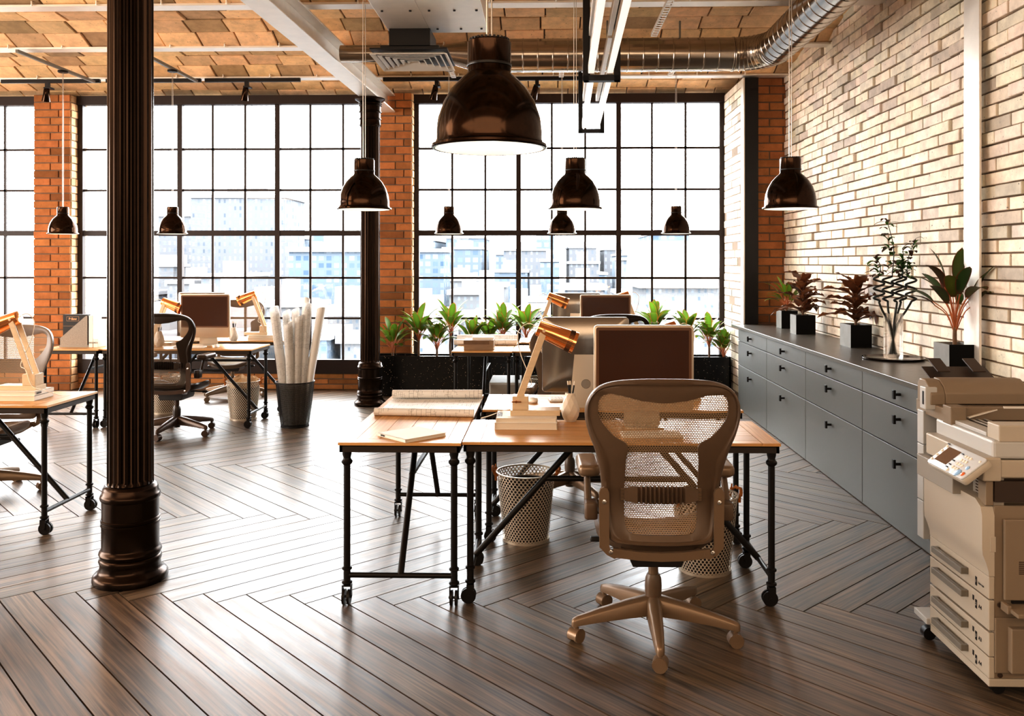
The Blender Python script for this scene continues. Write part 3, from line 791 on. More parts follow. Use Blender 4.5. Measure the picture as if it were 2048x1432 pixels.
# ------------------------------------------------------------------ desk lamp: head points +X
def lamp():
    t = thing('desk_lamp', '', 'lamp', group='copper and pine desk lamps')
    b = MB(); b.box(-.045, .205, -.055, .055, 0, .027); b.build('base', 'pine', t, smooth=0, bevel=.002)
    b = MB(); b.box(-.035, .045, -.045, .045, .027, .095); blk = b.build('block', 'pine', t, smooth=0, bevel=.002)
    b = MB(); b.lathe([(.006, 0), (.006, .014)], 10, M_=Matrix.Translation((-.015, -.045, .07)) @ Matrix.Rotation(PI / 2, 4, 'X')); b.box(-.04, .01, -.057, -.053, .067, .073)
    b.build('wing_nut', 'copper', blk)
    piv = Vector((.125, 0, .425)); foot = Vector((-.012, 0, .05))
    d = (piv - foot).normalized(); nx = Vector((d.z, 0, -d.x))
    for sy in (-1, 1):
        b = MB(); ls = []
        for p in (foot, piv + d * .012):
            ls.append([p + nx * .0165 + Vector((0, sy * .034 - .005, 0)), p + nx * .0165 + Vector((0, sy * .034 + .005, 0)), p - nx * .0165 + Vector((0, sy * .034 + .005, 0)), p - nx * .0165 + Vector((0, sy * .034 - .005, 0))])
        sy_off = .0
        b.loft(ls); b.tube(piv + Vector((0, sy * .028, 0)), piv + Vector((0, sy * .043, 0)), .009, n=12)
        b.build('arm', 'pine', t, smooth=30, bevel=.0015)
    tilt = math.radians(22.5)
    H = Matrix.Translation(piv) @ Matrix.Rotation(PI / 2 + tilt, 4, 'Y') @ Matrix.Translation((0, 0, -.035))
    b = MB(); n = 48
    fl = lambda i, r: r + .0012 * math.cos(i * 2 * PI / n * 24)
    ls = []
    for r, z in ((.034, -.002), (.0385, .0), (.040, .006), (.046, .08), (.0535, .165), (.0565, .205), (.0555, .205), (.052, .17), (.044, .08), (.036, .012)):
        ls.append([(r * math.cos(2 * PI * i / n), r * math.sin(2 * PI * i / n), z) for i in range(n)])
    b.loft(ls, M_=H); sh = b.build('lamp_shade', 'copper', t, smooth=40)
    b = MB()
    for i in range(44):
        a = 2 * PI * i / 44; r = .0542
        b.box(-.0006, .0009, -.0014, .0014, 0, .026, H @ Matrix.Rotation(a, 4, 'Z') @ Matrix.Translation((r, 0, .162)) @ Matrix.Rotation(.09, 4, 'Y'))
    b.build('vent_slots', 'slot', sh, smooth=0)
    b = MB(); back = H @ Vector((0, 0, -.002))
    b.path(catmull([back, back + Vector((-.05, 0, .02)), back + Vector((-.10, .01, -.03)), back + Vector((-.085, .02, -.14)), piv + Vector((-.065, .035, -.27)), Vector((.02, .045, .12)), Vector((-.02, .055, .03)), Vector((-.09, .06, .005)), Vector((-.16, .05, -.02)), Vector((-.2, .05, -.031))], 6), .0022, 6)
    b.build('power_cord', 'ceramic', t)
    return t
lp = lamp()
def books():
    """one closed book, spine along X at -Y"""
    b = MB(); w, d, h = .29, .21, .03
    b.box(-w / 2, w / 2, -d / 2, d / 2, 0, .003); b.box(-w / 2, w / 2, -d / 2, d / 2, h - .003, h); b.box(-w / 2, w / 2, -d / 2, -d / 2 + .003, 0, h)
    return b
def book(label, loc, rz, dims=(.29, .21, .03), text=None, group=None, cover='paper', where='front'):
    w, d, h = dims
    t = thing('book', label, 'book', loc, rz, group)
    b = MB(); b.box(-w / 2, w / 2, -d / 2, d / 2, 0, .0025); b.box(-w / 2, w / 2, -d / 2, d / 2, h - .0025, h); b.box(-w / 2, -w / 2 + .003, -d / 2, d / 2, 0, h)
    b.build('cover', cover, t, smooth=0, bevel=.0008)
    b = MB(); b.box(-w / 2 + .003, w / 2 - .004, -d / 2 + .004, d / 2 - .004, .0025, h - .0025); b.build('pages', 'pages', t, smooth=0)
    if text:
        if where == 'top': m = basis((-w / 2 + .018, 0, h + .0006), (0, 1, 0), (-1, 0, 0))
        else: m = basis((-w / 2 - .0006, d * .3, h / 2), (0, -1, 0), (0, 0, 1))
        lettering('title', text, .034 if where == 'top' else h * .62, m, 'ink', t, .0009)
    return t
GB = 'white hardback books'
book('lower of two white books under the front copper lamp', (-.1, 4.375, .75), .0, (.31, .22, .034), None, GB)
book('upper white book with a printed title under the front copper lamp', (-.1, 4.38, .784), .02, (.3, .215, .022), 'DESIGN', GB, where='top')
book('lower of two white books under the lamp on the corner desk', (-3.19, 5.17, .75), PI, (.29, .2, .03), None, GB)
book('upper white book under the lamp on the corner desk', (-3.19, 5.18, .78), PI, (.285, .2, .024), 'DESIGN', GB)
book('lower of two white books under the lamp by the window', (-3.03, 9.2, .75), PI, (.28, .2, .03), None, GB)
book('upper white book under the lamp by the window', (-3.03, 9.21, .78), PI, (.27, .2, .022), None, GB)
bk = book('thin white book lying askew on the end-on desk', (-.638, 4.1, .75), math.radians(32), (.24, .225, .016), 'DESIGN', GB)
bk.rotation_euler = (0, 0, math.radians(45))
bk['group'] = GB
LM = [((-.135, 4.39, .806), 0., 'large copper and pine lamp on books on the nearest oak desk'),
      ((.875, 5.22, .75), PI, 'copper lamp whose head shows above the brown-screened computer'),
      ((-3.12, 5.19, .804), PI, 'copper and pine lamp on the corner desk beside the thick column'),
      ((-3.93, 8.56, .75), 0., 'copper lamp whose head peeks out from behind the thick column'),
      ((-3.02, 9.21, .802), PI, 'copper and pine lamp on books against the bright window'),
      ((-.075, 8.46, .81), 0., 'copper lamp standing between the planter leaves and the hindmost monitor'),
      ((.98, 9.28, .80), PI, 'copper lamp showing only its tip over the far computer')]
for i, (p, r, l) in enumerate(LM): put(lp, i == 0, l, p, r)
book('white book under the lamp beside the planter', (-.03, 8.46, .75), 0, (.27, .2, .06), None, GB)
book('white book under the lamp behind the far computer', (.95, 9.27, .75), 0, (.27, .2, .05), None, GB)

# ------------------------------------------------------------------ faceted vases with pencils
def vase():
    b = MB(); n = 8; ls = []
    for k, (r, z) in enumerate(((.028, 0), (.046, .03), (.05, .062), (.04, .1), (.028, .132), (.027, .148), (.022, .148), (.022, .11))):
        ls.append([(r * math.cos(2 * PI * (i + .5 * (k % 2)) / n), r * math.sin(2 * PI * (i + .5 * (k % 2)) / n), z) for i in range(n)])
    bs = [b.add(l) for l in ls]
    for k in range(len(ls) - 1):
        for i in range(n):
            j = (i + 1) % n
            if k % 2 == 0: b.face([bs[k] + i, bs[k] + j, bs[k + 1] + i]); b.face([bs[k] + j, bs[k + 1] + j, bs[k + 1] + i])
            else: b.face([bs[k] + i, bs[k] + j, bs[k + 1] + j]); b.face([bs[k] + i, bs[k + 1] + j, bs[k + 1] + i])
    b.face([bs[0] + i for i in reversed(range(n))])
    return tag(b.build('faceted_vase', 'ceramic', smooth=0), '', 'vase', 'white faceted vases')
def pencil():
    t = thing('pencil', '', 'pencil', group='black pencils')
    b = MB(); b.tube((0, 0, 0), (0, 0, .17), .0042, n=6); b.build('shaft', 'pencil', t, smooth=0)
    b = MB(); b.tube((0, 0, .17), (0, 0, .19), .0044, n=8); b.build('eraser_end', 'btn', t)
    return t
vs = vase(); pn = pencil(); first = True
for i, (p, l) in enumerate([((.125, 4.50, .75), 'white vase beside the front lamp'), ((-3.262, 8.95, .75), 'white vase by the window lamp'), ((-3.80, 8.40, .75), 'white vase behind the chair by the thick column')]):
    put(vs, i == 0, 'faceted ' + l + ', holding black pencils', p, R.uniform(0, 1))
    for j, (ang, az) in enumerate(((.11, 3.0), (.06, 1.8), (.17, .1))):
        ll = ('black pencil %s in the ' % ('leaning outward', 'standing upright', 'leaning across')[j]) + l
        q = put(pn, first, ll, (p[0], p[1], p[2] + .045), 0); first = False
        q.rotation_euler = Euler((0, ang, az)); q.location = (p[0] - .0085 * math.cos(az), p[1] - .0085 * math.sin(az), p[2] + .02)

# ------------------------------------------------------------------ drawings on the end-on desk and far desk
def spiral_sheet(name, x0, x1, y0, y1, r0, r1, skew0=0., skew1=0., turns=1.35):
    """a sheet along Y with both ends rolled up; the rolls lie along X"""
    prof = []; n = 26
    for k in range(n + 1):
        a = turns * 2 * PI * (1 - k / n); r = r0 * (1 - .35 * a / (turns * 2 * PI))
        prof.append((y0 - r * math.sin(a), r0 - r * math.cos(a), 0))
    for k in range(1, 12): prof.append((y0 + (y1 - y0) * k / 12, .0015, 1))
    for k in range(n + 1):
        a = turns * 2 * PI * k / n; r = r1 * (1 - .35 * a / (turns * 2 * PI))
        prof.append((y1 + r * math.sin(a), r1 - r * math.cos(a), 2))
    b = MB(); acc = 0; us = [0]
    for p, q in zip(prof, prof[1:]): acc += math.hypot(q[0] - p[0], q[1] - p[1]); us.append(acc)
    loops = []
    for s in (0, 1):
        x = x0 if s == 0 else x1
        loops.append([(x, y + (skew0 if s == 0 else -skew0) * (1 - (y - y0) / (y1 - y0)) + (skew1 if s else -skew1) * (y - y0) / (y1 - y0), .7512 + z) for y, z, _ in prof])
    b.loft(loops, closed=False, uvs=lambda i, k: (us[min(i, len(us) - 1)], k * (x1 - x0)))
    return b.build(name, 'plan', smooth=60)
tag(spiral_sheet('drawing_sheet', -.925, -.385, 4.62, 5.2, .022, .03, .02, .01), 'architectural drawing half unrolled across the end-on oak desk', 'drawing')
tag(spiral_sheet('drawing_sheet', -.92, -.29, 8.62, 8.95, .03, .042, .0, .02), 'long rolled drawing along the back of the small desk before the planter', 'drawing')
# wooden box + book on the far desk
b = MB(); b.box(-.14, .14, -.1, .1, 0, .095); t = thing('wooden_box', 'square wooden box on the small desk before the planter', 'box', (-.635, 8.21, .75))
b.build('body', 'walnut', t, smooth=0, bevel=.003); b = MB(); b.box(-.1405, .1, -.102, -.1, .055, .088); b.build('lid_panel', 'stem', t, smooth=0)
book('white book lying crosswise on the wooden box', (-.60, 8.24, .845), PI, (.2, .16, .022), 'DESIGN', GB)
# drawer pedestal on the floor
t = thing('drawer_pedestal', 'low grey drawer unit on the floor beneath the far desk', 'drawer unit', (-.40, 8.62, 0))
b = MB(); b.box(-.15, .15, -.28, .28, .03, .415); b.box(-.14, .14, -.26, .26, 0, .03); b.build('body', 'copier_lt', t, smooth=0, bevel=.004)
for z0, z1 in ((.05, .27), (.275, .395)):
    b = MB(); b.box(-.135, .135, -.288, -.28, z0, z1); b.build('drawer', 'copier_gr', t, smooth=0, bevel=.002)

# ------------------------------------------------------------------ magazine file & neighbours on the far left desk
t = thing('magazine_file', 'speckled grey magazine file with a slanted front on the desk by the pier', 'file holder', (-4.59, 8.34, .75))
b = MB(); o = [(-.145, 0), (.14, 0), (.14, .305), (.115, .305), (-.145, .082)]
b.prism(o, -.045, -.038, axis='y'); b.prism(o, .035, .042, axis='y'); b.box(.133, .14, -.045, .042, 0, .305); b.box(-.145, .14, -.045, .042, 0, .008); b.box(-.145, -.138, -.045, .042, 0, .082)
b.build('body', 'magfile', t, smooth=0)
b = MB(); b.box(-.146, .141, -.0462, .043, 0, .022); b.build('foot_band', 'copier_gr', t, smooth=0)
t = thing('magazine', 'black magazine with copper lettering standing in the speckled file', 'magazine', (-4.59, 8.34, .75))
b = MB(); b.box(-.118, .125, -.028, .024, .009, .318); b.build('cover', 'blackcard', t, smooth=0)
lettering('title', 'Fellow', .03, basis((-.022, -.0288, .275), (1, 0, 0), (0, 0, 1)), 'gold', t, .0012)
b = MB(); b.box(-.083, .04, -.0288, -.0282, .296, .298); b.box(-.083, .04, -.0288, -.0282, .254, .256); b.box(-.083, -.081, -.0288, -.0282, .254, .298); b.box(.038, .04, -.0288, -.0282, .254, .298); b.box(-.118, .06, -.0288, -.0282, .205, .2065)
b.build('title_frame', 'gold', t, smooth=0)
for i, (x, h, w, l) in enumerate(((-4.423, .31, .04, 'tall white binder standing against the speckled magazine file'), (-4.375, .085, .045, 'short white box beside the tall white binder'))):
    t = thing('binder', l, 'binder', (x, 8.36, .75))
    b = MB(); b.box(-w / 2, w / 2, -.07, .1, 0, h); b.build('cover', 'paper', t, smooth=0, bevel=.002)
    lettering('title', 'DECO', .016, basis((0, -.0712, .045), (1, 0, 0), (0, 0, 1)), 'ink', t, .0005)
t = thing('book', 'white book lying flat beside the short binder, next to the thick column', 'book', (-4.12, 8.42, .75)); 
b = MB(); b.box(-.13, .13, -.09, .09, 0, .07); b.build('cover', 'paper', t, smooth=0, bevel=.002)
b = MB(); b.box(-.131, -.128, -.085, .085, .006, .064); b.build('pages', 'pages', t, smooth=0)

# ------------------------------------------------------------------ perforated baskets
def basket():
    t = thing('waste_basket', '', 'waste basket', group='perforated waste baskets')
    r0, r1, h, n = .13, .166, .385, 48
    b = MB(); b.lathe([(r0, .012), (r0 + (r1 - r0) * .5, h * .5), (r1, h)], n, cap0=False, cap1=False, uvs=lambda i, k: (i * .021 * 44 / n, .0135 * 13.3 * k))
    b.build('perforated_body', 'basket', t, smooth=60)
    b = MB(); b.lathe([(r0 - .004, 0), (r0 + .003, 0), (r0 + .003, .014), (r0 - .004, .014)], n); b.build('foot_ring', 'basket_rim', t, smooth=40)
    b = MB(); b.lathe([(r1 - .003, h - .006), (r1 + .005, h - .004), (r1 + .006, h + .003), (r1 - .003, h + .004), (r1 - .003, h - .006)], n, cap0=False, cap1=False)
    b.build('rim', 'basket_rim', t, smooth=40)
    b = MB(); b.lathe([(.12, .016), (.15, .25), (r1 - .014, h - .085), (r1 - .012, h - .06), (r1 - .014, h - .06), (r1 - .016, h - .085), (.148, .25), (.118, .02)], n, cap0=False, cap1=False); b.build('bag_liner', 'bag', t)
    for sx in (-1, 1):
        b = MB(); pts = []
        for k in range(15):
            a = math.radians(-110 + 220 * k / 14)
            pts.append((sx * (r1 + .004 + .022 * math.cos(a)), .055 * math.sin(a), h - .01 + .03 * math.cos(a * .9) + .004 * math.sin(k * 2.2)))
        b.path(pts, lambda q: .0075 + .002 * math.sin(q * 60), 8); b.tube((sx * (r1 + .002), -.05, h - .04), (sx * (r1 + .01), -.05, h + .035), .008, .004, 7); b.tube((sx * (r1 + .002), .05, h - .04), (sx * (r1 + .01), .05, h + .03), .008, .004, 7)
        b.build('rope_handle', 'rope', t, smooth=60)
    return t
bs_ = basket()
BK = [((-.115, 4.93, 0), 0., 'perforated metal waste basket with rope handles under the end of the oak desk'), ((.815, 4.47, 0), .25, 'perforated metal waste basket standing beside the taupe chair base'),
      ((-3.05, 8.64, 0), .2, 'pale perforated waste basket stuffed with kraft paper, near the bin of drawings'), ((-4.0, 8.99, 0), 1.5, 'pale perforated waste basket seen behind the dark chair and thick column'), ((-.03, 8.95, 0), .2, 'small-looking perforated basket under the far desk by the planter')]
for i, (p, r, l) in enumerate(BK): put(bs_, i == 0, l, p, r)
def crumple(loc, r, label, seed):
    rr = random.Random(seed); b = MB(); ls = []
    for k in range(7):
        th = PI * (k + .2) / 6.6
        ls.append([(r * math.sin(th) * math.cos(2 * PI * i / 11) * rr.uniform(.75, 1.2), r * math.sin(th) * math.sin(2 * PI * i / 11) * rr.uniform(.75, 1.2), -r * math.cos(th) * rr.uniform(.8, 1.15)) for i in range(11)])
    b.loft(ls); o = b.build('crumpled_paper', 'kraft', smooth=0); o.location = loc
    tag(o, label, 'paper')
crumple((-3.07, 8.62, .34), .105, 'crumpled brown kraft paper filling the pale waste basket', 3)
crumple((-2.97, 8.68, .37), .06, 'smaller crumpled brown paper ball at the basket rim', 5)
# black bin with rolled drawings
b = MB(); BX, BY = -2.418, 8.27
t = thing('mesh_bin', 'black wire-mesh bin on the floor holding rolled drawings', 'bin', (BX, BY, 0))
b.lathe([(.132, .006), (.158, .2), (.183, .43)], 48, cap0=False, cap1=False, uvs=lambda i, k: (i * .02, k * .21)); b.build('mesh_body', 'wire_bin', t, smooth=60)
b = MB(); b.lathe([(.128, 0), (.135, 0), (.135, .012), (.001, .012)], 32, cap1=False); b.build('bottom', 'black', t); b = MB(); b.lathe([(.181, .424), (.187, .424), (.187, .434), (.181, .434), (.181, .424)], 40, cap0=False, cap1=False); b.build('rim', 'black', t)
ROLLS = [((-.075, -.04), (-.19, -.03), 1.14, .042, 1, 'leaning furthest toward the window desk'), ((-.045, .045), (-.10, .06), 1.10, .036, 1, 'standing behind at the desk side'), ((-.015, -.06), (-.035, -.09), 1.0, .038, 1, 'shortest, at the front of the bin'),
         ((.0, .03), (.0, .03), 1.12, .035, 1, 'upright in the middle of the bin'), ((.03, -.035), (.06, -.06), 1.06, .036, 1, 'front middle with dense plan lines'), ((.045, .05), (.10, .05), 1.22, .034, 0, 'tallest, thin and translucent'),
         ((.07, .0), (.125, -.01), 1.17, .043, 1, 'wide one beside the outermost white roll'), ((.095, .03), (.25, .03), 1.13, .038, 0, 'plain white, leaning out furthest over the floor')]
for (x0, y0), (x1, y1), h, r, pl, l in ROLLS:
    p, q = Vector((BX + x0 * .7, BY + y0 * .7, .022)), Vector((BX + x1, BY + y1, h)); x, y = frame(q - p); b = MB(); n = 20; ls = []
    for tt in (0, 1):
        ctr = p.lerp(q, tt); lp_ = []
        for k in range(n + 9):
            a = 2 * PI * k / n; rr = r * 1.22 * (1 - .012 * k); lp_.append(ctr + (x * math.cos(a) + y * math.sin(a)) * rr + (q - p).normalized() * (.02 * math.sin(a + h * 9) if tt else 0))
        ls.append(lp_)
    ln = (q - p).length
    b.loft(ls, closed=False, uvs=lambda i, k: (k * ln, i * 2 * PI * r / n))
    tag(b.build('rolled_drawing', 'plan_roll' if pl else 'vellum', smooth=60), 'rolled drawing in the black mesh bin, ' + l, 'rolled drawing', 'rolled drawings in the black bin')

# ------------------------------------------------------------------ sideboard
X0, X1 = 2.065, 2.605
YS = [4.49, 5.71, 6.945, 8.165, 9.36]
CABL = ['nearest the copier, under the red-edged plant', 'under the glass vase and tray', 'under the middle croton plant', 'at the window end']
for k in range(4):
    y0, y1 = YS[k], YS[k + 1]
    t = thing('drawer_cabinet', 'grey three-drawer cabinet of the sideboard, ' + CABL[k], 'cabinet', (X0, (y0 + y1) / 2, 0), 0, 'grey drawer cabinets of the sideboard')
    hw = (y1 - y0) / 2 - .001
    b = MB(); b.box(.02, X1 - X0, -hw, hw, 0, .868); b.build('carcass', 'cab', t, smooth=0)
    for z0, z1, zk in ((.004, .48, .40), (.486, .732, .66), (.738, .866, .805)):
        b = MB(); b.box(0, .0195, -hw + .002, hw - .002, z0, z1); dr = b.build('drawer', 'cab', t, smooth=0, bevel=.0025)
        b = MB(); b.box(-.035, 0, -.008, .008, zk - .008, zk + .008); b.box(-.045, -.03, -.012, .012, zk - .026, zk + .026); b.build('knob', 'black', dr, smooth=0, bevel=.002)
b = MB(); b.box(2.042, 2.61, 4.47, 9.6, .87, .90)
tag(b.build('worktop', 'counter', smooth=0, bevel=.003), 'long grey worktop running over the sideboard cabinets', 'worktop')
# ------------------------------------------------------------------ plants
def leaf(b, base, az, el0, el1, ln, w, cin, cedge, seg=7, fold=.18, roll=0., wav=0.):
    """a blade that starts at elevation el0 and bends to el1"""
    base = Vector(base); p = base.copy(); rows = []
    side = Vector((-math.sin(az), math.cos(az), 0))
    for k in range(seg + 1):
        s = k / seg; el = el0 + (el1 - el0) * s
        d = Vector((math.cos(az) * math.cos(el), math.sin(az) * math.cos(el), math.sin(el)))
        up = side.cross(d) * -1
        ww = w * (math.sin(PI * min(1, .05 + s * .95)) ** .62) * (.98 + .1 * s) if s < 1 else 0.001
        wv = wav * math.sin(s * 14 + az * 5) * ww
        rows.append([p + side * (ww * o) + up * (abs(o) * ww * fold + (wv if abs(o) > .9 else 0)) for o in (-1, -.78, 0, .78, 1)])
        p = p + d * (ln / seg)
    def cols(i, k):
        mid = tuple(min(1, x * 1.25) for x in cin); bs = tuple((a + q) / 2 for a, q in zip(cin, cedge))
        at = lambda j, kk: cedge if j in (0, 4) else (bs if kk == 0 else mid if j == 2 else cin if kk < seg else cedge)
        return [at(i, k), at(i + 1, k), at(i + 1, k + 1), at(i, k + 1)]
    b.loft(rows, closed=False, cols=cols)
def squash(b, lim):
    for ax, l in (lim or {}).items():
        for v in b.v:
            if v[ax] > l * .5: v[ax] = l * .5 + l * .5 * math.tanh((v[ax] - l * .5) / (l * .5))
GRN = (.105, .2, .02); RED = (.5, .1, .03)
def dracaena(seed, h_stem, n, ln, w, name='leafy_plant', dark=0., red=RED, grn=GRN, spread=1., pet=.16, az0=0., lim=None):
    rr = random.Random(seed); t = thing(name, '', 'plant')
    b = MB(); b.path(catmull([(0, 0, -.02), (rr.uniform(-.01, .01), rr.uniform(-.01, .01), h_stem * .5), (0, 0, h_stem)], 4), lambda q: .014 - .003 * q, 9); b.build('stem', 'stem', t, smooth=60)
    bp, bl = MB(), MB()
    for i in range(n):
        f = i / (n - 1); az = az0 + i * 2.4 + rr.uniform(-.3, .3); el = math.radians(rr.uniform(58, 84) * (1 - f) + rr.uniform(18, 42) * f)
        pl = pet * rr.uniform(.7, 1.15); d = Vector((math.cos(az) * math.cos(el), math.sin(az) * math.cos(el), math.sin(el)))
        p0 = Vector((0, 0, h_stem - .02 - .03 * f)); p1 = p0 + Vector((0, 0, pl * .55)) + d * pl * .35; p2 = p1 + d * pl * .55 * spread + Vector((0, 0, .01))
        bp.path(catmull([p0, p1, p2], 3), .0032, 5)
        k = rr.uniform(.75, 1.25); g = tuple(c * k * (1 - dark * rr.random()) for c in grn)
        leaf(bl, p2, az, el + .12, el - rr.uniform(.35, .9) - .5 * f, ln * rr.uniform(.8, 1.15), w * rr.uniform(.85, 1.1), g, red)
    squash(bp, lim); squash(bl, lim)
    bp.build('leaf_stalks', 'petiole', t, smooth=60); bl.build('leaves', 'leaf', t, smooth=60)
    return t
# planter with its row of plants
t = thing('planter_box', 'long black speckled stone planter under the window', 'planter', (.08, 10.27, 0))
b = MB(); x0, x1, y0, y1 = -2.1, 2.07, -.14, .15
b.box(x0, x1, y0, y0 + .02, 0, .475); b.box(x0, x1, y1 - .02, y1, 0, .475); b.box(x0, x0 + .02, y0, y1, 0, .475); b.box(x1 - .02, x1, y0, y1, 0, .475); b.build('box', 'granite', t, smooth=0, bevel=.002)
b = MB(); b.box(x0 + .02, x1 - .02, y0 + .02, y1 - .02, .05, .43); b.build('soil', 'soil', t, smooth=0)
PPX = [(785, .12, 15, .2), (836, .24, 15, .25), (874, .14, 12, .2), (900, .3, 14, .24), (945, .14, 12, .23), (978, .16, 13, .22), (1006, .27, 14, .22), (1052, .26, 14, .25), (1105, .2, 12, .22), (1165, .2, 12, .22), (1230, .22, 12, .22), (1310, .28, 13, .26), (1372, .24, 13, .22), (1418, .18, 14, .2), (1444, .06, 12, .16)]
PL = ['at the column end of the planter', 'second from the column, in the planter', 'low behind the column-end pair', 'tall beside the pier edge', 'above the rolled drawing, broad leaved', 'low above the wooden box', 'with leaves against the thick mullion', 'tall, behind the far lamp cord', 'behind the far copper lamp', 'behind the hindmost monitor', 'behind the far computer', 'tall, beside the far computer screen', 'behind the copper lamp tip', 'second from the sideboard end', 'at the sideboard end of the planter']
for i, (px, hs, n, ln) in enumerate(PPX):
    x = (px - 1047) / 1730 * 10.25 - .268
    yy = 10.26 + (.04 if i % 2 else -.05); lim = {1: 10.455 - yy}
    if x > 1.5: lim[0] = 2.15 - x
    t = dracaena(40 + i, hs, n + 8, ln * 1.12, .043, pet=.13, az0=i * 1.3, lim=lim); t.location = (x, yy, .42)
    tag(t, 'green red-edged leafy plant, ' + PL[i], 'plant', 'leafy plants in the black planter')
# pots on the sideboard
def pot(x, y, label, w=.165, d=.2, h=.18):
    t = thing('square_pot', label, 'plant pot', (x, y, .90), 0, 'square concrete pots')
    b = MB(); q = .012
    b.cur = 0; b.box(-w / 2, -w / 2 + q, -d / 2, d / 2, 0, h); b.box(w / 2 - q, w / 2, -d / 2, d / 2, 0, h); b.box(-w / 2 + q, w / 2 - q, d / 2 - q, d / 2, 0, h); b.box(-w / 2 + q, w / 2 - q, -d / 2 + q, d / 2 - q, 0, h - .03)
    b.build('body', 'pot', t, smooth=0)
    b = MB(); b.box(-w / 2 + .0005, w / 2, -d / 2 - .001, -d / 2 + q, 0, h); b.build('front_face', 'pot_dk', t, smooth=0)
    b = MB(); b.box(-w / 2 + q, w / 2 - q, -d / 2 + q, d / 2 - q, h - .032, h - .02); b.build('soil', 'soil', t, smooth=0)
pot(2.485, 9.0, 'concrete pot at the far end of the sideboard, partly hidden')
pot(2.435, 8.28, 'concrete pot with the croton nearer the window', .18)
pot(2.49, 7.03, 'concrete pot with the croton beside the glass vase', .165, .25)
pot(2.505, 5.37, 'concrete pot with the red-edged plant by the steel post', .165, .21)
t = dracaena(3, .06, 18, .2, .03, pet=.1, lim={0: .135}); t.location = (2.485, 9.0, 1.06); tag(t, 'small green spiky plant at the far end of the sideboard', 'plant')
t = dracaena(11, .12, 19, .23, .04, dark=.7, red=(.2, .03, .012), grn=(.075, .1, .022), pet=.18, spread=1., lim={0: .115}); t.location = (2.505, 5.37, 1.06); tag(t, 'dark red-edged plant with long stalks in the pot by the steel post', 'plant')
t = None
def croton(seed, label, loc):
    rr = random.Random(seed); t = thing('croton_plant', label, 'plant', loc, 0, 'brown-leaved croton plants')
    b = MB(); b.path([(0, 0, -.02), (.005, 0, .15), (0, .005, .33)], lambda q: .012 - .005 * q, 8); b.build('stem', 'stem', t, smooth=60)
    bl = MB()
    for i in range(24):
        f = i / 23; az = i * 2.4 + rr.uniform(-.4, .4); z = .03 + .27 * f
        el = math.radians(8 + 42 * f ** 2 + rr.uniform(-12, 18)); k = rr.uniform(.6, 1.5)
        c1, c2 = tuple(x * k for x in (.10, .034, .012)), tuple(x * k for x in (.22, .09, .035))
        if rr.random() < .25: c1, c2 = c2, c1
        leaf(bl, (0, 0, z), az, el + .25, el - rr.uniform(.3, 1.1), rr.uniform(.2, .33) * (1 - .2 * f), rr.uniform(.042, .064), c1, c2, seg=9, fold=.25, wav=.35)
    squash(bl, {0: 2.615 - loc[0]})
    bl.build('leaves', 'leaf', t, smooth=60)
croton(2, 'bushy brown croton plant nearer the window on the sideboard', (2.435, 8.28, 1.06)); croton(5, 'brown croton plant beside the glass vase on the sideboard', (2.49, 7.03, 1.06))
# tray, vase and curly bamboo
b = MB(); b.lathe([(0.001, .0), (.185, .0), (.203, .006), (.205, .016), (.2, .016), (.185, .006), (.001, .005)], 48, (0, 0, 0)); o = b.build('round_tray', 'pendant', smooth=40, loc=(2.42, 6.1, .90)); tag(o, 'round dark metal tray on the sideboard under the glass vase', 'tray')
b = MB(); b.lathe([(.001, 0), (.06, 0), (.064, .01), (.065, .316), (.061, .316), (.059, .03), (.001, .028)], 36); o = b.build('glass_vase', 'vase', smooth=40, loc=(2.42, 6.1, .906)); tag(o, 'tall clear glass vase on the round tray', 'vase')
STM = [(-.045, -.01, -.13, -.02, 1.62, 1), (-.02, .015, -.035, .03, 1.88, 2), (0, -.02, .02, -.03, 1.56, 0), (.02, .01, .075, .02, 1.68, 1), (.04, -.01, .15, -.01, 1.74, 2)]
SL = ['leaning furthest toward the window', 'tallest, topped with long leaves', 'shortest in the middle', 'bushy-topped, second from the wall', 'leaning furthest toward the copier']
for i, (bx, by, tx, ty, zt, lv) in enumerate(STM):
    rr = random.Random(60 + i); t = thing('curly_bamboo', 'dark curled bamboo cane in the glass vase, ' + SL[i], 'plant', (2.42, 6.1, .938), 0, 'curled bamboo canes in the vase')
    pts = [(-bx * .5, -by * .5, 0), (bx * .6, by * .6, .2), (bx + (tx - bx) * .4, by + (ty - by) * .4, .30)]
    cx, cy = tx * .8, ty * .8
    for k in range(31):
        a = k / 30 * 2 * PI * 2.7 + i; rad = .035 * min(1, k / 4); pts.append((cx + rad * math.cos(a), cy + rad * .8 * math.sin(a), .36 + .006 * k + .0))
    b = MB(); b.path(catmull(pts, 2), .0075, 7); b.build('cane', 'curly', t, smooth=60)
    top = Vector(pts[-1]); zt2 = zt - .938; b = MB(); b.path(catmull([top, top + Vector((.01, 0, (zt2 - top.z) * .5)), Vector((tx * 1.0, ty, zt2))], 4), lambda q: .004 - .002 * q, 6); b.build('shoot', 'curly', t, smooth=60)
    bl = MB()
    for k in range(16 + 8 * lv):
        f = rr.uniform(.0, 1.); p = top.lerp(Vector((tx, ty, zt2)), f); az = rr.uniform(0, 6.28); el = rr.uniform(.1, 1.0)
        g = (.06, .14, .02) if rr.random() < .5 else (.07, .028, .015)
        leaf(bl, p, az, el, el - 1.2, rr.uniform(.06, .11), rr.uniform(.011, .017), g, g, seg=5)
    squash(bl, {0: .195})
    bl.build('leaves', 'leaf', t, smooth=60)

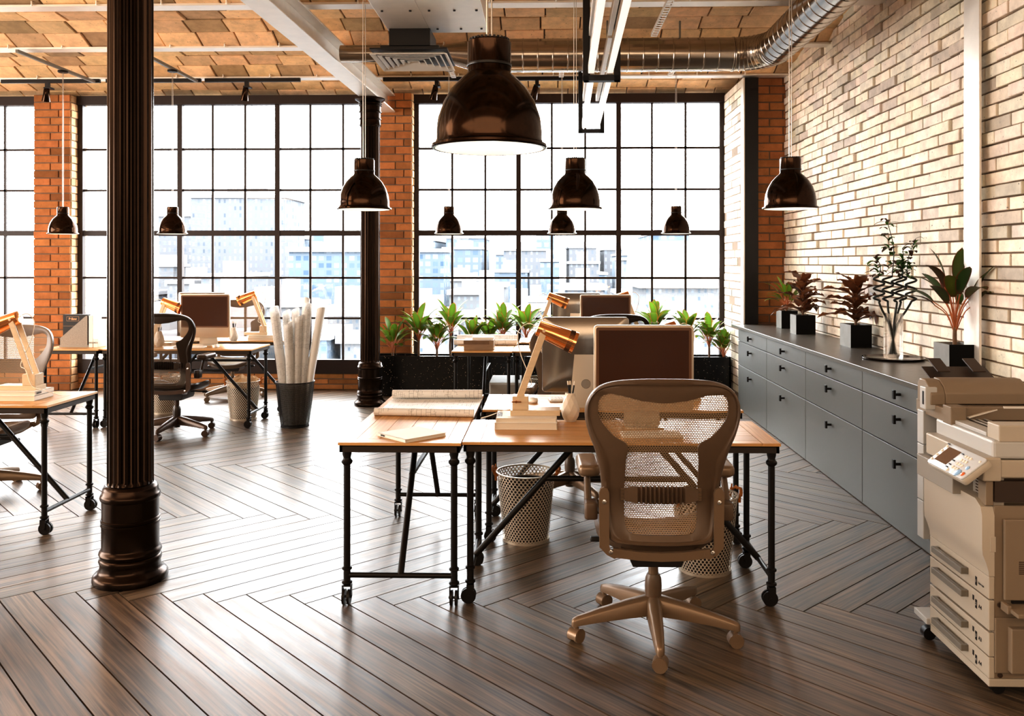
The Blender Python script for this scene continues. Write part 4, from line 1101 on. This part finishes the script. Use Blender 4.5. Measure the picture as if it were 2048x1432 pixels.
# ------------------------------------------------------------------ pendant lamps, origin at the rim centre
def pendant(cord_len, rail):
    t = thing('pendant_lamp', '', 'lamp', group='dark bronze pendant lamps')
    n = 48
    b = MB(); b.lathe([(.146, .0), (.149, .004), (.148, .01), (.139, .014), (.1365, .022), (.137, .04), (.131, .08), (.118, .118), (.098, .152), (.074, .178), (.059, .19), (.056, .196), (.056, .272), (.05, .278), (.001, .279)], n, cap0=False, cap1=False); b.lathe([(.146, 0), (.139, .0005)], n, cap0=False, cap1=False)
    b.build('shade', 'pendant', t, smooth=40)
    b = MB(); b.lathe([(.139, .0005), (.136, .012), (.133, .04), (.127, .08), (.114, .115), (.094, .148), (.06, .18), (.001, .186)], n, cap0=False, cap1=False); b.build('inner_reflector', 'white_in', t, smooth=40)
    b = MB(); b.lathe([(.001, .045), (.02, .05), (.034, .075), (.034, .095), (.018, .13), (.014, .17)], 20, cap0=False, cap1=False); b.build('bulb', 'bulb', t, smooth=60)
    b = MB(); b.lathe([(.0572, .21), (.0576, .212), (.0576, .2155), (.0572, .217)], n, cap0=False, cap1=False)
    for k in range(30):
        a = 2 * PI * k / 30; b.box(-.002, .002, -.003, .003, .268, .281, Matrix.Rotation(a, 4, 'Z') @ Matrix.Translation((.05, 0, 0)))
    b.build('collar', 'iron', t, smooth=40)
    for k, dx in enumerate((-.006, .006)):
        b = MB(); b.path([(dx, 0, .27), (dx * 1.1, 0, cord_len * .5), (dx * .8, 0, cord_len)], .0022, 6); b.build('cord', 'wire', t, smooth=60)
    b = MB(); b.lathe([(.045, cord_len - .02), (.05, cord_len - .015), (.05, cord_len), (.001, cord_len + .002)], 24, cap0=True, cap1=False); b.build('ceiling_rose', 'iron', t, smooth=40)
    if rail:
        b = MB(); b.box(-.014, .014, -.78, .62, cord_len, cord_len + .03); b.build('ceiling_rail', 'handle', t, smooth=0, bevel=.002)
    return t
PD = [((-.146, 2.22, 1.867), 'largest-looking dark pendant lamp glowing white beneath, in front'), ((-1.0, 4.73, 1.865), 'dark pendant lamp hanging before the slender column'), ((.158, 4.73, 1.865), 'dark pendant lamp in the middle, in front of a smaller one'),
      ((1.325, 4.73, 1.865), 'dark pendant lamp above the sideboard against the cream brick wall'), ((-4.985, 8.8, 1.868), 'small-looking pendant lamp in front of the window pier behind the thick column'), ((-3.842, 8.8, 1.868), 'small-looking pendant lamp beside the thick column against the window'),
      ((-.991, 8.8, 1.866), 'small-looking pendant lamp below the rim of the largest pendant'), ((.161, 8.8, 1.866), 'small-looking pendant lamp overlapped by the middle pendant'), ((1.315, 8.8, 1.866), 'small-looking pendant lamp alone near the far window corner')]
pd = pendant(1.685, False); pdr = pendant(1.685, True); fr_, ft_ = True, True
for p, l in PD:
    if p[1] > 7 and p[0] < -3: put(pdr, fr_, l, p); fr_ = False
    else: put(pd, ft_, l, p); ft_ = False

# ------------------------------------------------------------------ linear lights on U hangers
def linear():
    t = thing('linear_light', '', 'light', group='hanging linear lights'); ln = 2.35
    for y in (0, -ln):
        b = MB(); b.box(-.125, -.083, y - .02, y + .02, 0, .82); b.box(.083, .125, y - .02, y + .02, 0, .82); b.box(-.125, .125, y - .02, y + .02, 0, .038); b.build('hanger', 'black', t, smooth=0, bevel=.002)
    for x in (-.07, .055):
        b = MB(); b.box(x - .021, x + .021, -ln + .03, -.03, .046, .1); h = b.build('light_bar', 'steel', t, smooth=0, bevel=.002)
        b = MB(); b.box(x - .019, x + .019, -ln + .05, -.05, .041, .046); b.build('diffuser', 'led', h, smooth=0)
        b = MB(); b.box(x - .015, x + .015, -ln, -.02, .30, .36); b.build('upper_rail', 'steel', t, smooth=0, bevel=.002)
    return t
ll_ = linear()
put(ll_, True, 'hanging linear light with two bright bars, nearer the camera', (.373, 5.85, 2.80), math.radians(-1.2))
put(ll_, False, 'hanging linear light with two bright bars, nearer the window', (.433, 8.3, 2.815), math.radians(-1.2))

# ------------------------------------------------------------------ ducts
t = thing('spiral_duct', 'round spiral steel duct crossing the ceiling and turning along the brick wall', 'duct')
zc, yc, xc = 3.442, 7.8, 1.99
b = MB(); b.tube((-1.86, yc, 3.468), (-.93, yc, 3.468), .076, n=32); b.build('narrow_section', 'duct', t)
b = MB(); b.tube((-.93, yc, 3.468), (-.6, yc, zc), .076, .15, n=32); b.build('reducer', 'duct', t)
def spiral(p, q, r, pitch, name):
    p, q = Vector(p), Vector(q); n = 36; x, y = frame(q - p); ln = (q - p).length; k = int(ln / pitch); ls = []
    for i in range(k + 1):
        for s, dr in ((0, 0), (.9, 0), (.93, .004), (.97, .004)):
            tt = min(1, (i + s) / (k + 1)); c = p.lerp(q, tt); ls.append([c + (x * math.cos(-2 * PI * j / n) + y * math.sin(-2 * PI * j / n)) * (r + dr) for j in range(n)])
    b = MB(); b.loft(ls); return b.build(name, 'duct', t, smooth=30)
spiral((-.6, yc, zc), (xc - .32, yc, zc), .148, .135, 'cross_run')
spiral((xc, yc - .32, zc), (xc, -4.3, zc), .148, .135, 'wall_run')
b = MB(); pts = [(xc - .32 + .32 * math.sin(a), yc - .32 + .32 * math.cos(a), zc) for a in [PI / 2 * k / 10 for k in range(11)]]
ls = []; n = 36
for k, p in enumerate(pts):
    a = PI / 2 * k / 10; d = Vector((math.cos(a), -math.sin(a), 0)); s = Vector((math.sin(a), math.cos(a), 0)); 
    for dr, sh in ((0, 0), (.004, .004), (.004, .008), (0, .012)):
        ls.append([Vector(p) + d * sh + (s * math.cos(2 * PI * j / n) + Vector((0, 0, 1)) * math.sin(2 * PI * j / n)) * (.149 + dr) for j in range(n)])
b.loft(ls); b.build('elbow', 'duct', t, smooth=30)
for x, y in ((.55, yc), (1.2, yc), (xc, 6.4), (xc, 4.9)):
    b = MB(); b.box(x - .008, x + .008, y - .008, y + .008, zc + .14, ZC + .2); b.build('hanger_rod', 'handle', t, smooth=0)
t = thing('air_duct', 'flat rectangular steel air duct with screws hanging above the diffuser', 'duct')
b = MB(); b.box(-1.085, -.80, 4.9, 5.99, 3.17, 3.42); b.box(-.798, -.40, 4.9, 5.99, 3.17, 3.42); b.build('casing', 'steel', t, smooth=0, bevel=.003)
b = MB()
for y in (5.88, 5.45, 5.05):
    for x in (-1.04, -.86, -.74, -.58, -.44): b.lathe([(.008, 3.162), (.008, 3.17)], 8, (x, y, 0))
b.build('screws', 'black', t)
t = thing('ceiling_air_diffuser', 'square white louvred air diffuser under the rectangular duct', 'air diffuser', (-.93, 6.07, 2.98))
b = MB(); S = .262
for k in range(6):
    s0 = S - k * .044; s1 = s0 - (.026 if k == 0 else .017)
    z0, z1 = (0, .016)
    if s1 < .01: break
    b.loft([[(-s0, -s0, z0), (s0, -s0, z0), (s0, s0, z0), (-s0, s0, z0)], [(-s1, -s1, z1), (s1, -s1, z1), (s1, s1, z1), (-s1, s1, z1)], [(-s1, -s1, z1 + .003), (s1, -s1, z1 + .003), (s1, s1, z1 + .003), (-s1, s1, z1 + .003)], [(-s0, -s0, z0 + .004), (s0, -s0, z0 + .004), (s0, s0, z0 + .004), (-s0, s0, z0 + .004)], [(-s0, -s0, z0), (s0, -s0, z0), (s0, s0, z0), (-s0, s0, z0)]], cap0=False, cap1=False)
b.build('louvres', 'paint_grey', t, smooth=0)
b = MB(); b.box(-S, S, -S, S, .034, .045); b.box(-.2, .2, -.2, .2, .045, .075); b.build('back_box', 'black', t, smooth=0)
b = MB(); b.box(-.14, .14, -.2, .12, .07, .192); b.build('neck', 'black', t, smooth=0)

# ------------------------------------------------------------------ spotlight tracks under the joist
TR = [(-6.05, -4.94, [-5.53], 'by the window pier'), (-4.87, -3.81, [], 'partly behind the thick column'), (-3.765, -2.705, [-3.30], 'between the column and the main beam'), (-1.79, .40, [-1.20, -.10], 'between the main beam and the linear lights')]
for x0, x1, sp, l in TR:
    b = MB(); b.box(x0, x1, 9.44, 9.475, 3.565, 3.605); o = b.build('ceiling_light_track', 'black', smooth=0, bevel=.002); tag(o, 'black spotlight track under the far joist, ' + l, 'light track', 'black spotlight tracks')
SPL = ['over the window pier', 'over the window between column and beam', 'beside the air diffuser', 'behind the largest pendant, window side']
k = 0; s0 = None
def spot():
    t = thing('spotlight', '', 'spotlight', group='black track spotlights')
    b = MB(); b.box(-.02, .02, -.02, .02, -.045, .0); b.box(-.035, .035, -.02, .075, -.062, -.045); b.build('mount', 'black', t, smooth=0)
    Mh = Matrix.Translation((-.01, .0, -.06)) @ Matrix.Rotation(math.radians(198), 4, 'X') @ Matrix.Rotation(math.radians(-14), 4, 'Y')
    b = MB(); b.lathe([(.022, 0), (.03, .01), (.036, .09), (.043, .135), (.043, .142), (.039, .142), (.036, .12)], 24, M_=Mh, cap1=False); b.build('head', 'pendant', t, smooth=40)
    b = MB(); b.lathe([(.036, .12), (.001, .118)], 24, M_=Mh, cap0=False, cap1=False); b.build('lens', 'copier_gr', t)
    return t
sp0 = spot(); i = 0
for x0, x1, sp, l in TR:
    for x in sp: put(sp0, i == 0, 'black track spotlight tilted down, ' + SPL[i], (x, 9.457, 3.565)); i += 1
# perforated channels that carry the far pendants
def channel():
    b = MB(); ln, w = .95, .05
    b.box(-w / 2, -w / 2 + .006, 0, ln, 0, .004); b.box(w / 2 - .006, w / 2, 0, ln, 0, .004)
    for k in range(16): b.box(-w / 2, w / 2, k * .0627, k * .0627 + .022, 0, .004)
    b.box(-w / 2, -w / 2 + .003, 0, ln, 0, .025); b.box(w / 2 - .003, w / 2, 0, ln, 0, .025)
    return b.build('perforated_channel', 'steel', smooth=0)
cn = channel()
for i, (p, rz, l) in enumerate([((-.99, 8.3, 3.556), 0, 'below the air diffuser'), ((.161, 8.3, 3.556), 0, 'over the overlapped far pendant'), ((1.315, 8.3, 3.556), 0, 'above the lone far pendant'), ((.87, 6.05, 3.40), 0., 'hanging beside the linear light under the brick vault')]):
    q = put(cn, i == 0, 'perforated steel channel ' + l, p, rz); tag(q, 'perforated steel channel ' + l, 'ceiling channel', 'perforated ceiling channels')

# ------------------------------------------------------------------ copier (front faces -X)
def copier():
    t = thing('office_copier', 'large cream multifunction copier beside the sideboard', 'copier', (1.59, 3.15, 0))
    def part(name, m, boxes, bev=.003, parent=t):
        b = MB(); [b.box(*q) for q in boxes]; return b.build(name, m, parent, smooth=0, bevel=bev)
    part('base', 'copier', [(0, .7, 0, .475, .05, .078)])
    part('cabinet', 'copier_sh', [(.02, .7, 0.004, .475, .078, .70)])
    zs = [(.08, .155, '4', 'A4'), (.159, .243, '3', 'A3'), (.252, .36, '2', 'A4'), (.365, .445, '1', 'Universal')]
    for z0, z1, nn, tx in zs:
        d = part('paper_drawer', 'copier', [(0, .02, 0, .478, z0, z1)], .0025)
        zm = z1 - .028
        part('handle', 'handle', [(-.028, -.01, .15, .405, zm - .016, zm + .008), (-.012, .001, .15, .168, zm - .016, zm + .008), (-.012, .001, .387, .405, zm - .016, zm + .008)], .002, d)
        b = MB(); b.box(-.001, .0, .085, .098, zm - .035, zm - .003)
        if nn != '1': b.box(-.001, 0, .107, .118, zm - .012, zm + .006)
        b.build('drawer_mark', 'ink', d, smooth=0)
        lettering('number', nn, .016, basis((-.0015, .0915, zm - .019), (0, -1, 0), (0, 0, 1)), 'btn', d)
        lettering('paper_size', tx, .02 if len(tx) < 3 else .011, basis((-.0012, .062 if len(tx) < 3 else .055, zm - .02), (0, -1, 0), (0, 0, 1)), 'ink', d, .0004)
    # front door with a waist
    b = MB()
    prof = [(.0, .447), (-.002, .47), (-.012, .50), (-.022, .53), (-.024, .56), (-.024, .70)]
    ls = []
    for yv, dz in ((0, 0),):
        pass
    poly = [(0, .447), (-.001, .465), (-.010, .495), (-.022, .525), (-.024, .55), (-.024, .715), (.02, .715), (.02, .447)]
    b.loft([[(x, .0 if z < .6 else .0, z - (.05 if z > .7 else 0)) for x, z in poly], [(x, .012, z - (.02 if z > .7 else 0)) for x, z in poly], [(x, .05, z) for x, z in poly], [(x, .43, z) for x, z in poly], [(x, .478, z - (.015 if z > .7 else 0)) for x, z in poly]])
    b.build('front_door', 'copier', t, smooth=30)
    # side details facing the camera
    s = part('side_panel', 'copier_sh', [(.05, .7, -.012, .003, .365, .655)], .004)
    part('side_recess', 'copier', [(.004, .024, -.002, .004, .535, .59)], .001, s)
    part('side_vent', 'slot', [(.10, .4, -.0135, -.011, .46 + .007 * k, .463 + .007 * k) for k in range(7)], 0, s)
    part('side_tray', 'copier_sh', [(.05, .7, -.10, -.0, .335, .35), (.04, .055, -.05, .0, .33, .36)], .003)
    part('tray_gap', 'black', [(.08, .7, -.004, .003, .352, .38)], 0)
    part('lower_side_panel', 'copier_sh', [(.065, .7, -.03, .003, .11, .27), (.02, .7, -.004, .004, .10, .30)], .004)
    part('grip_recess', 'copier_dk', [(.11, .15, -.0315, -.029, .16, .215)], 0)
    for z in (.092, .125, .235, .265, .345): b = MB(); b.lathe([(.009, 0), (.009, .002), (.006, .0025)], 14, M_=Matrix.Translation((.04, .001, z)) @ Matrix.Rotation(PI / 2, 4, 'X')); b.build('screw', 'copier_dk', t)
    # mid section with exit cavity and grey panels
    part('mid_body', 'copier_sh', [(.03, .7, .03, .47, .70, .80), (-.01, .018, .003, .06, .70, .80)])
    part('exit_cavity', 'copier_dk', [(.02, .7, -.002, .031, .715, .79)], 0)
    gp = part('grey_front', 'copier_gr', [(-.055, .1, .16, .475, .70, .785), (.02, .06, .01, .16, .66, .80)])
    part('vent', 'slot', [(.0185, .0205, .05, .10, .70 + .011 * k, .705 + .011 * k) for k in range(8)] + [(.0185, .0205, .105, .135, .70 + .011 * k, .705 + .011 * k) for k in range(8)], 0, gp)
    part('end_column', 'copier_lt', [(.01, .1, .565, .625, .40, .56), (.01, .1, .565, .625, .563, .80), (.01, .1, .565, .625, .803, .945)], .003)
    part('scanner_ledge', 'copier', [(-.025, .04, -.01, .46, .79, .875), (.04, .7, 0, .47, .80, .865)], .006)
    part('scanner_body', 'copier_lt', [(.015, .7, .0, .46, .868, .935)], .01)
    # document lid and tray
    part('lid_near', 'copier', [(.035, .7, -.002, .083, .93, .99)], .004)
    part('lid_far', 'copier_sh', [(.012, .075, .32, .39, .93, 1.003), (.075, .7, .36, .39, .93, .995), (.02, .7, .39, .66, .93, .985)], .004)
    part('document_tray', 'copier_dk', [(.09, .7, .08, .36, .935, .945)], .001)
    part('tray_rails', 'copier_lt', [(.03, .085, .08, .36, .935, .95), (.105, .112, .09, .37, .945, .951), (.13, .137, .09, .37, .945, .951), (.16, .167, .09, .37, .945, .951)], .002)
    b = MB(); b.box(0, .17, -.006, .006, 0, .005, Matrix.Translation((.09, .34, .955)) @ Matrix.Rotation(-.22, 4, 'Y') @ Matrix.Rotation(.2, 4, 'Z')); b.box(.15, .6, -.004, .004, .036, .044, Matrix.Translation((.09, .36, .955))); b.build('paper_guide', 'paper', t, smooth=0)
    # feeder
    b = MB(); o = [(.47, .985), (.47, 1.03), (.49, 1.06), (.53, 1.083), (.58, 1.083), (.60, 1.06), (.60, .985)]
    b.prism(o, .0, .06, axis='x'); b.prism([(y, z + .004) for y, z in o], .06, .40, axis='x'); b.loft([[(.40, y, z + .002) for y, z in o], [(.43, y + (.01 if y < .5 else 0), .985 + (z - .985) * .6) for y, z in o]]); b.build('feeder', 'copier_sh', t, smooth=30, bevel=.004)
    part('feeder_end', 'copier_lt', [(-.02, .03, .475, .53, .965, 1.058)], .004); part('feeder_slot', 'black', [(-.021, -.018, .488, .503, .985, 1.04)], 0)
    b = MB(); T = Matrix.Translation((.0, .59, 1.075)) @ Matrix.Rotation(-1.15, 4, 'X'); b.box(.055, .33, 0, .006, 0, .11, T)
    for x in (.085, .235): b.box(x, x + .055, -.03, -.024, .02, .13, T)
    b.build('input_tray', 'copier_dk', t, smooth=0, bevel=.002)
    # tilted control panel
    P = Matrix.Translation((-.07, .095, .838)) @ Matrix.Rotation(math.radians(-38), 4, 'Y')
    b = MB(); b.rbox((0, 0, -.012), (.122, .29, .026), .015, 4, P); cp = b.build('control_panel', 'copier', t)
    b = MB(); b.rbox((0, 0, .003), (.116, .282, .006), .012, 4, P, .002); b.build('panel_face', 'panel', cp)
    b = MB(); b.box(-.035, .04, .02, .115, .006, .0068, P); b.build('touch_screen', 'lcd', cp, smooth=0)
    b = MB()
    def btn(x, y, r, h=.004): b.lathe([(r, .006), (r, .006 + h * .6), (r * .7, .006 + h)], 12, (x, y, 0), P)
    for r in range(4):
        for c in range(3): btn(.03 - r * .02, -.03 - c * .018, .0065)
    btn(-.05, -.02, .0065); b.build('keypad', 'btn', cp)
    b = MB()
    for k in range(4): btn(.038 - .025 * k, .13, .006)
    b.build('side_keys', 'btn', cp); b = MB(); btn(.035, -.125, .005); b.build('indicator_lamp', 'btn', cp)
    b = MB(); btn(-.042, -.085, .016); btn(-.008, -.105, .009); b.build('start_button', 'btn_b', cp)
    b = MB(); btn(-.038, -.118, .009); b.build('stop_button', 'btn_r', cp)
    b = MB()
    for x, y in ((.05, .135), (.035, 0), (-.005, .005), (-.025, .0), (-.04, .0)): b.box(x - .002, x + .002, y - .007, y + .007, .006, .01, P)
    b.build('panel_tabs', 'black', cp, smooth=0)
    part('panel_arm', 'copier', [(-.04, .0, .04, .10, .795, .825)], .004)
    # stabiliser foot and caster
    part('stabiliser', 'copier_lt', [(-.015, .12, .475, .60, .075, .10)], .003)
    b = MB(); b.tube((.01, .50, .026), (.01, .535, .026), .026, n=20); b.build('caster', 'black', t)
    for x in (.06, .6): b = MB(); b.tube((x, .05, .025), (x, .08, .025), .025, n=16); b.build('caster', 'black', t)
    return t
copier()

# ================================================================== OUTSIDE
b = MB(); b.box(-420, 420, 12.5, 900, -16.2, -16.); g = b.build('ground', mat('snowy_ground', (.12, .12, .125), .9, noise=.15, nscale=.05), smooth=0); g['kind'] = 'structure'
FA = [facade_mat('facade_white', (.098, .1, .104), (.046, .06, .075), 2.6, 3.1, .8), facade_mat('facade_blue', (.075, .09, .107), (.038, .06, .086), 3.2, 3., .55), facade_mat('facade_grey', (.085, .088, .094), (.05, .06, .073), 2.2, 3., .7)]
M['roof_tan'] = mat('roof_tan', (.115, .095, .075), .9); M['roof_pale'] = mat('roof_pale', (.14, .14, .145), .9)
def building(x, y, w, d, h, fm, label, roof=None, group='pale city buildings beyond the windows'):
    t = thing('city_building', label, 'building', (x, y, -16.), R.uniform(-.02, .02), group)
    b = MB(); b.box(-w / 2, w / 2, -d / 2, d / 2, 0, h)
    k = 2.6 * 1730 / y / 12
    b.uv = [[((b.v[i].x + b.v[i].y) * k, b.v[i].z * k) for i in f] for f in b.f]
    b.build('walls', FA[fm], t, smooth=0)
    b = MB()
    if roof == 'gable': b.prism([(-d / 2 - .6, h), (d / 2 + .6, h), (d / 2 - 3, h + 3.4), (-d / 2 + 3, h + 3.4)], -w / 2 - .6, w / 2 + .6, axis='x'); b.build('roof', 'roof_tan', t, smooth=0)
    else: b.box(-w / 2 - .3, w / 2 + .3, -d / 2 - .3, d / 2 + .3, h, h + .6); b.box(-w * .2, w * .15, -d * .2, d * .2, h + .6, h + 2.6); b.build('roof', 'roof_pale', t, smooth=0)
def bpx(px, y): return (px - 1047) / 1730 * y - .0262 * y
def bh(py, y): return 17.575 + (525 - py) / 1730 * y
CITY = [(1395, 66, 9, 9, 572, 0, 'white building with a tan hipped roof behind the far planter plants', 'gable'), (495, 170, 18, 14, 400, 2, 'tallest pale tower block seen over the computer behind the column', None), (850, 140, 7, 8, 505, 1, 'narrow pale blue tower next to the window pier', None),
        (690, 105, 11, 10, 505, 1, 'blue-windowed apartment block beside the slender column', None), (390, 205, 14, 12, 435, 2, 'pale tower shorter than its neighbour near the thick column', None)]
for px, y, w, d, py, fm, l, rf in CITY: building(bpx(px, y), y, w, d, bh(py, y), fm, l, rf)
rr = random.Random(21)
for row, (y, pt) in enumerate(((62, 672), (84, 640), (110, 612), (142, 585), (185, 556), (240, 528), (310, 500))):
    px = -40 + rr.uniform(0, 40)
    while px < 1460:
        wpx = rr.uniform(45, 120) * (1 - .05 * row); d = rr.uniform(.06, .12) * y
        if not any(abs(px + wpx / 2 - c[0]) < wpx / 2 + c[2] * 1730 / c[1] / 2 + 12 and abs(y - c[1]) < d / 2 + c[3] / 2 + 4 for c in CITY):
            top = pt + rr.uniform(-38, 22)
            building(bpx(px + wpx / 2, y), y, wpx * y / 1730, d, max(3, bh(top, y)), rr.randrange(3), 'pale hazy city building seen through the windows')
        px += wpx * 1.12 + rr.uniform(8, 40)
t = thing('neighbouring_building', 'brick neighbouring building with white fire escape beyond the narrow window', 'building', (-13.2, 19.5, -16.))
b = MB(); b.box(-.9, .5, 0, 6, 0, 17.6); b.build('walls', 'roof_tan', t, smooth=0)
b = MB()
for k in range(6): b.box(-.8, .45, -.5, -.02, 15.4 + k * .6, 15.45 + k * .6); b.tube((-.8, -.3, 15.4 + k * .6), (.4, -.3, 16. + k * .6), .03, n=6)
b.box(-.85, -.8, -.5, 0, 15, 19.5); b.box(.42, .47, -.5, 0, 15, 19.5); b.build('fire_escape', 'roof_pale', t, smooth=0)
b = MB(); b.box(-1.0, .6, -.2, 6.2, 17.6, 17.9); b.build('cornice', 'roof_pale', t, smooth=0)

# ================================================================== LIGHT
w = bpy.data.worlds.new('World'); scn.world = w; w.use_nodes = True
bg = w.node_tree.nodes['Background']; bg.inputs[0].default_value = (.93, .97, 1.0, 1); bg.inputs[1].default_value = 12.5
def area(name, loc, rot, sx, sy, power, col, portal=False):
    l = bpy.data.lights.new(name, 'AREA'); l.shape = 'RECTANGLE'; l.size = sx; l.size_y = sy; l.energy = power; l.color = col
    o = bpy.data.objects.new(name, l); COL.objects.link(o); o.location = loc; o.rotation_euler = rot
    if portal: l.cycles.is_portal = True
    return o
for x0, x1 in ((-10.1, -6.31), (-5.84, -2.05), (-1.63, 2.18)): area('window_portal', ((x0 + x1) / 2, 10.75, 1.95), (-PI / 2, 0, 0), x1 - x0, 3.2, 1, (1, 1, 1), True)
# unseen warm fill lights added behind the viewpoint and off to one side
area('warm_fill', (-1.0, -1.6, 3.1), (math.radians(55), 0, 0), 9., 2.2, 165, (1, .78, .56))
area('warm_fill', (-6.0, 2.5, 3.3), (math.radians(30), 0, math.radians(-35)), 3., 1.2, 45, (1, .8, .6))
area('daylight_panel', (-9.9, 3.5, 1.9), (0, math.radians(-90), 0), 2.6, 8., 560, (1, .96, .9))  # unseen panel added as daylight from the left, though that wall is closed
sun = bpy.data.lights.new('sun', 'SUN'); sun.energy = .4; sun.angle = .9; sun.color = (1, .95, .87)
so = bpy.data.objects.new('sun', sun); COL.objects.link(so); so.rotation_euler = Vector((.55, -.72, -.62)).to_track_quat('-Z', 'Y').to_euler()

# ================================================================== CAMERA
cam = bpy.data.cameras.new('camera'); co = bpy.data.objects.new('camera', cam); COL.objects.link(co)
co.location = (0, 0, 1.575); co.rotation_euler = (PI / 2, 0, math.radians(1.5))
cam.sensor_width = 36.; cam.lens = 36. * 1730 / 2048; cam.shift_x = -23 / 2048; cam.shift_y = -191 / 2048; cam.clip_start = .05; cam.clip_end = 2000
scn.camera = co
scn.view_settings.view_transform = 'Standard'; scn.view_settings.look = 'None'; scn.view_settings.exposure = .72; scn.view_settings.gamma = .78
scn.cycles.max_bounces = 8; scn.cycles.transparent_max_bounces = 24; scn.cycles.diffuse_bounces = 5; scn.cycles.sample_clamp_indirect = 6.
bpy.context.view_layer.update()
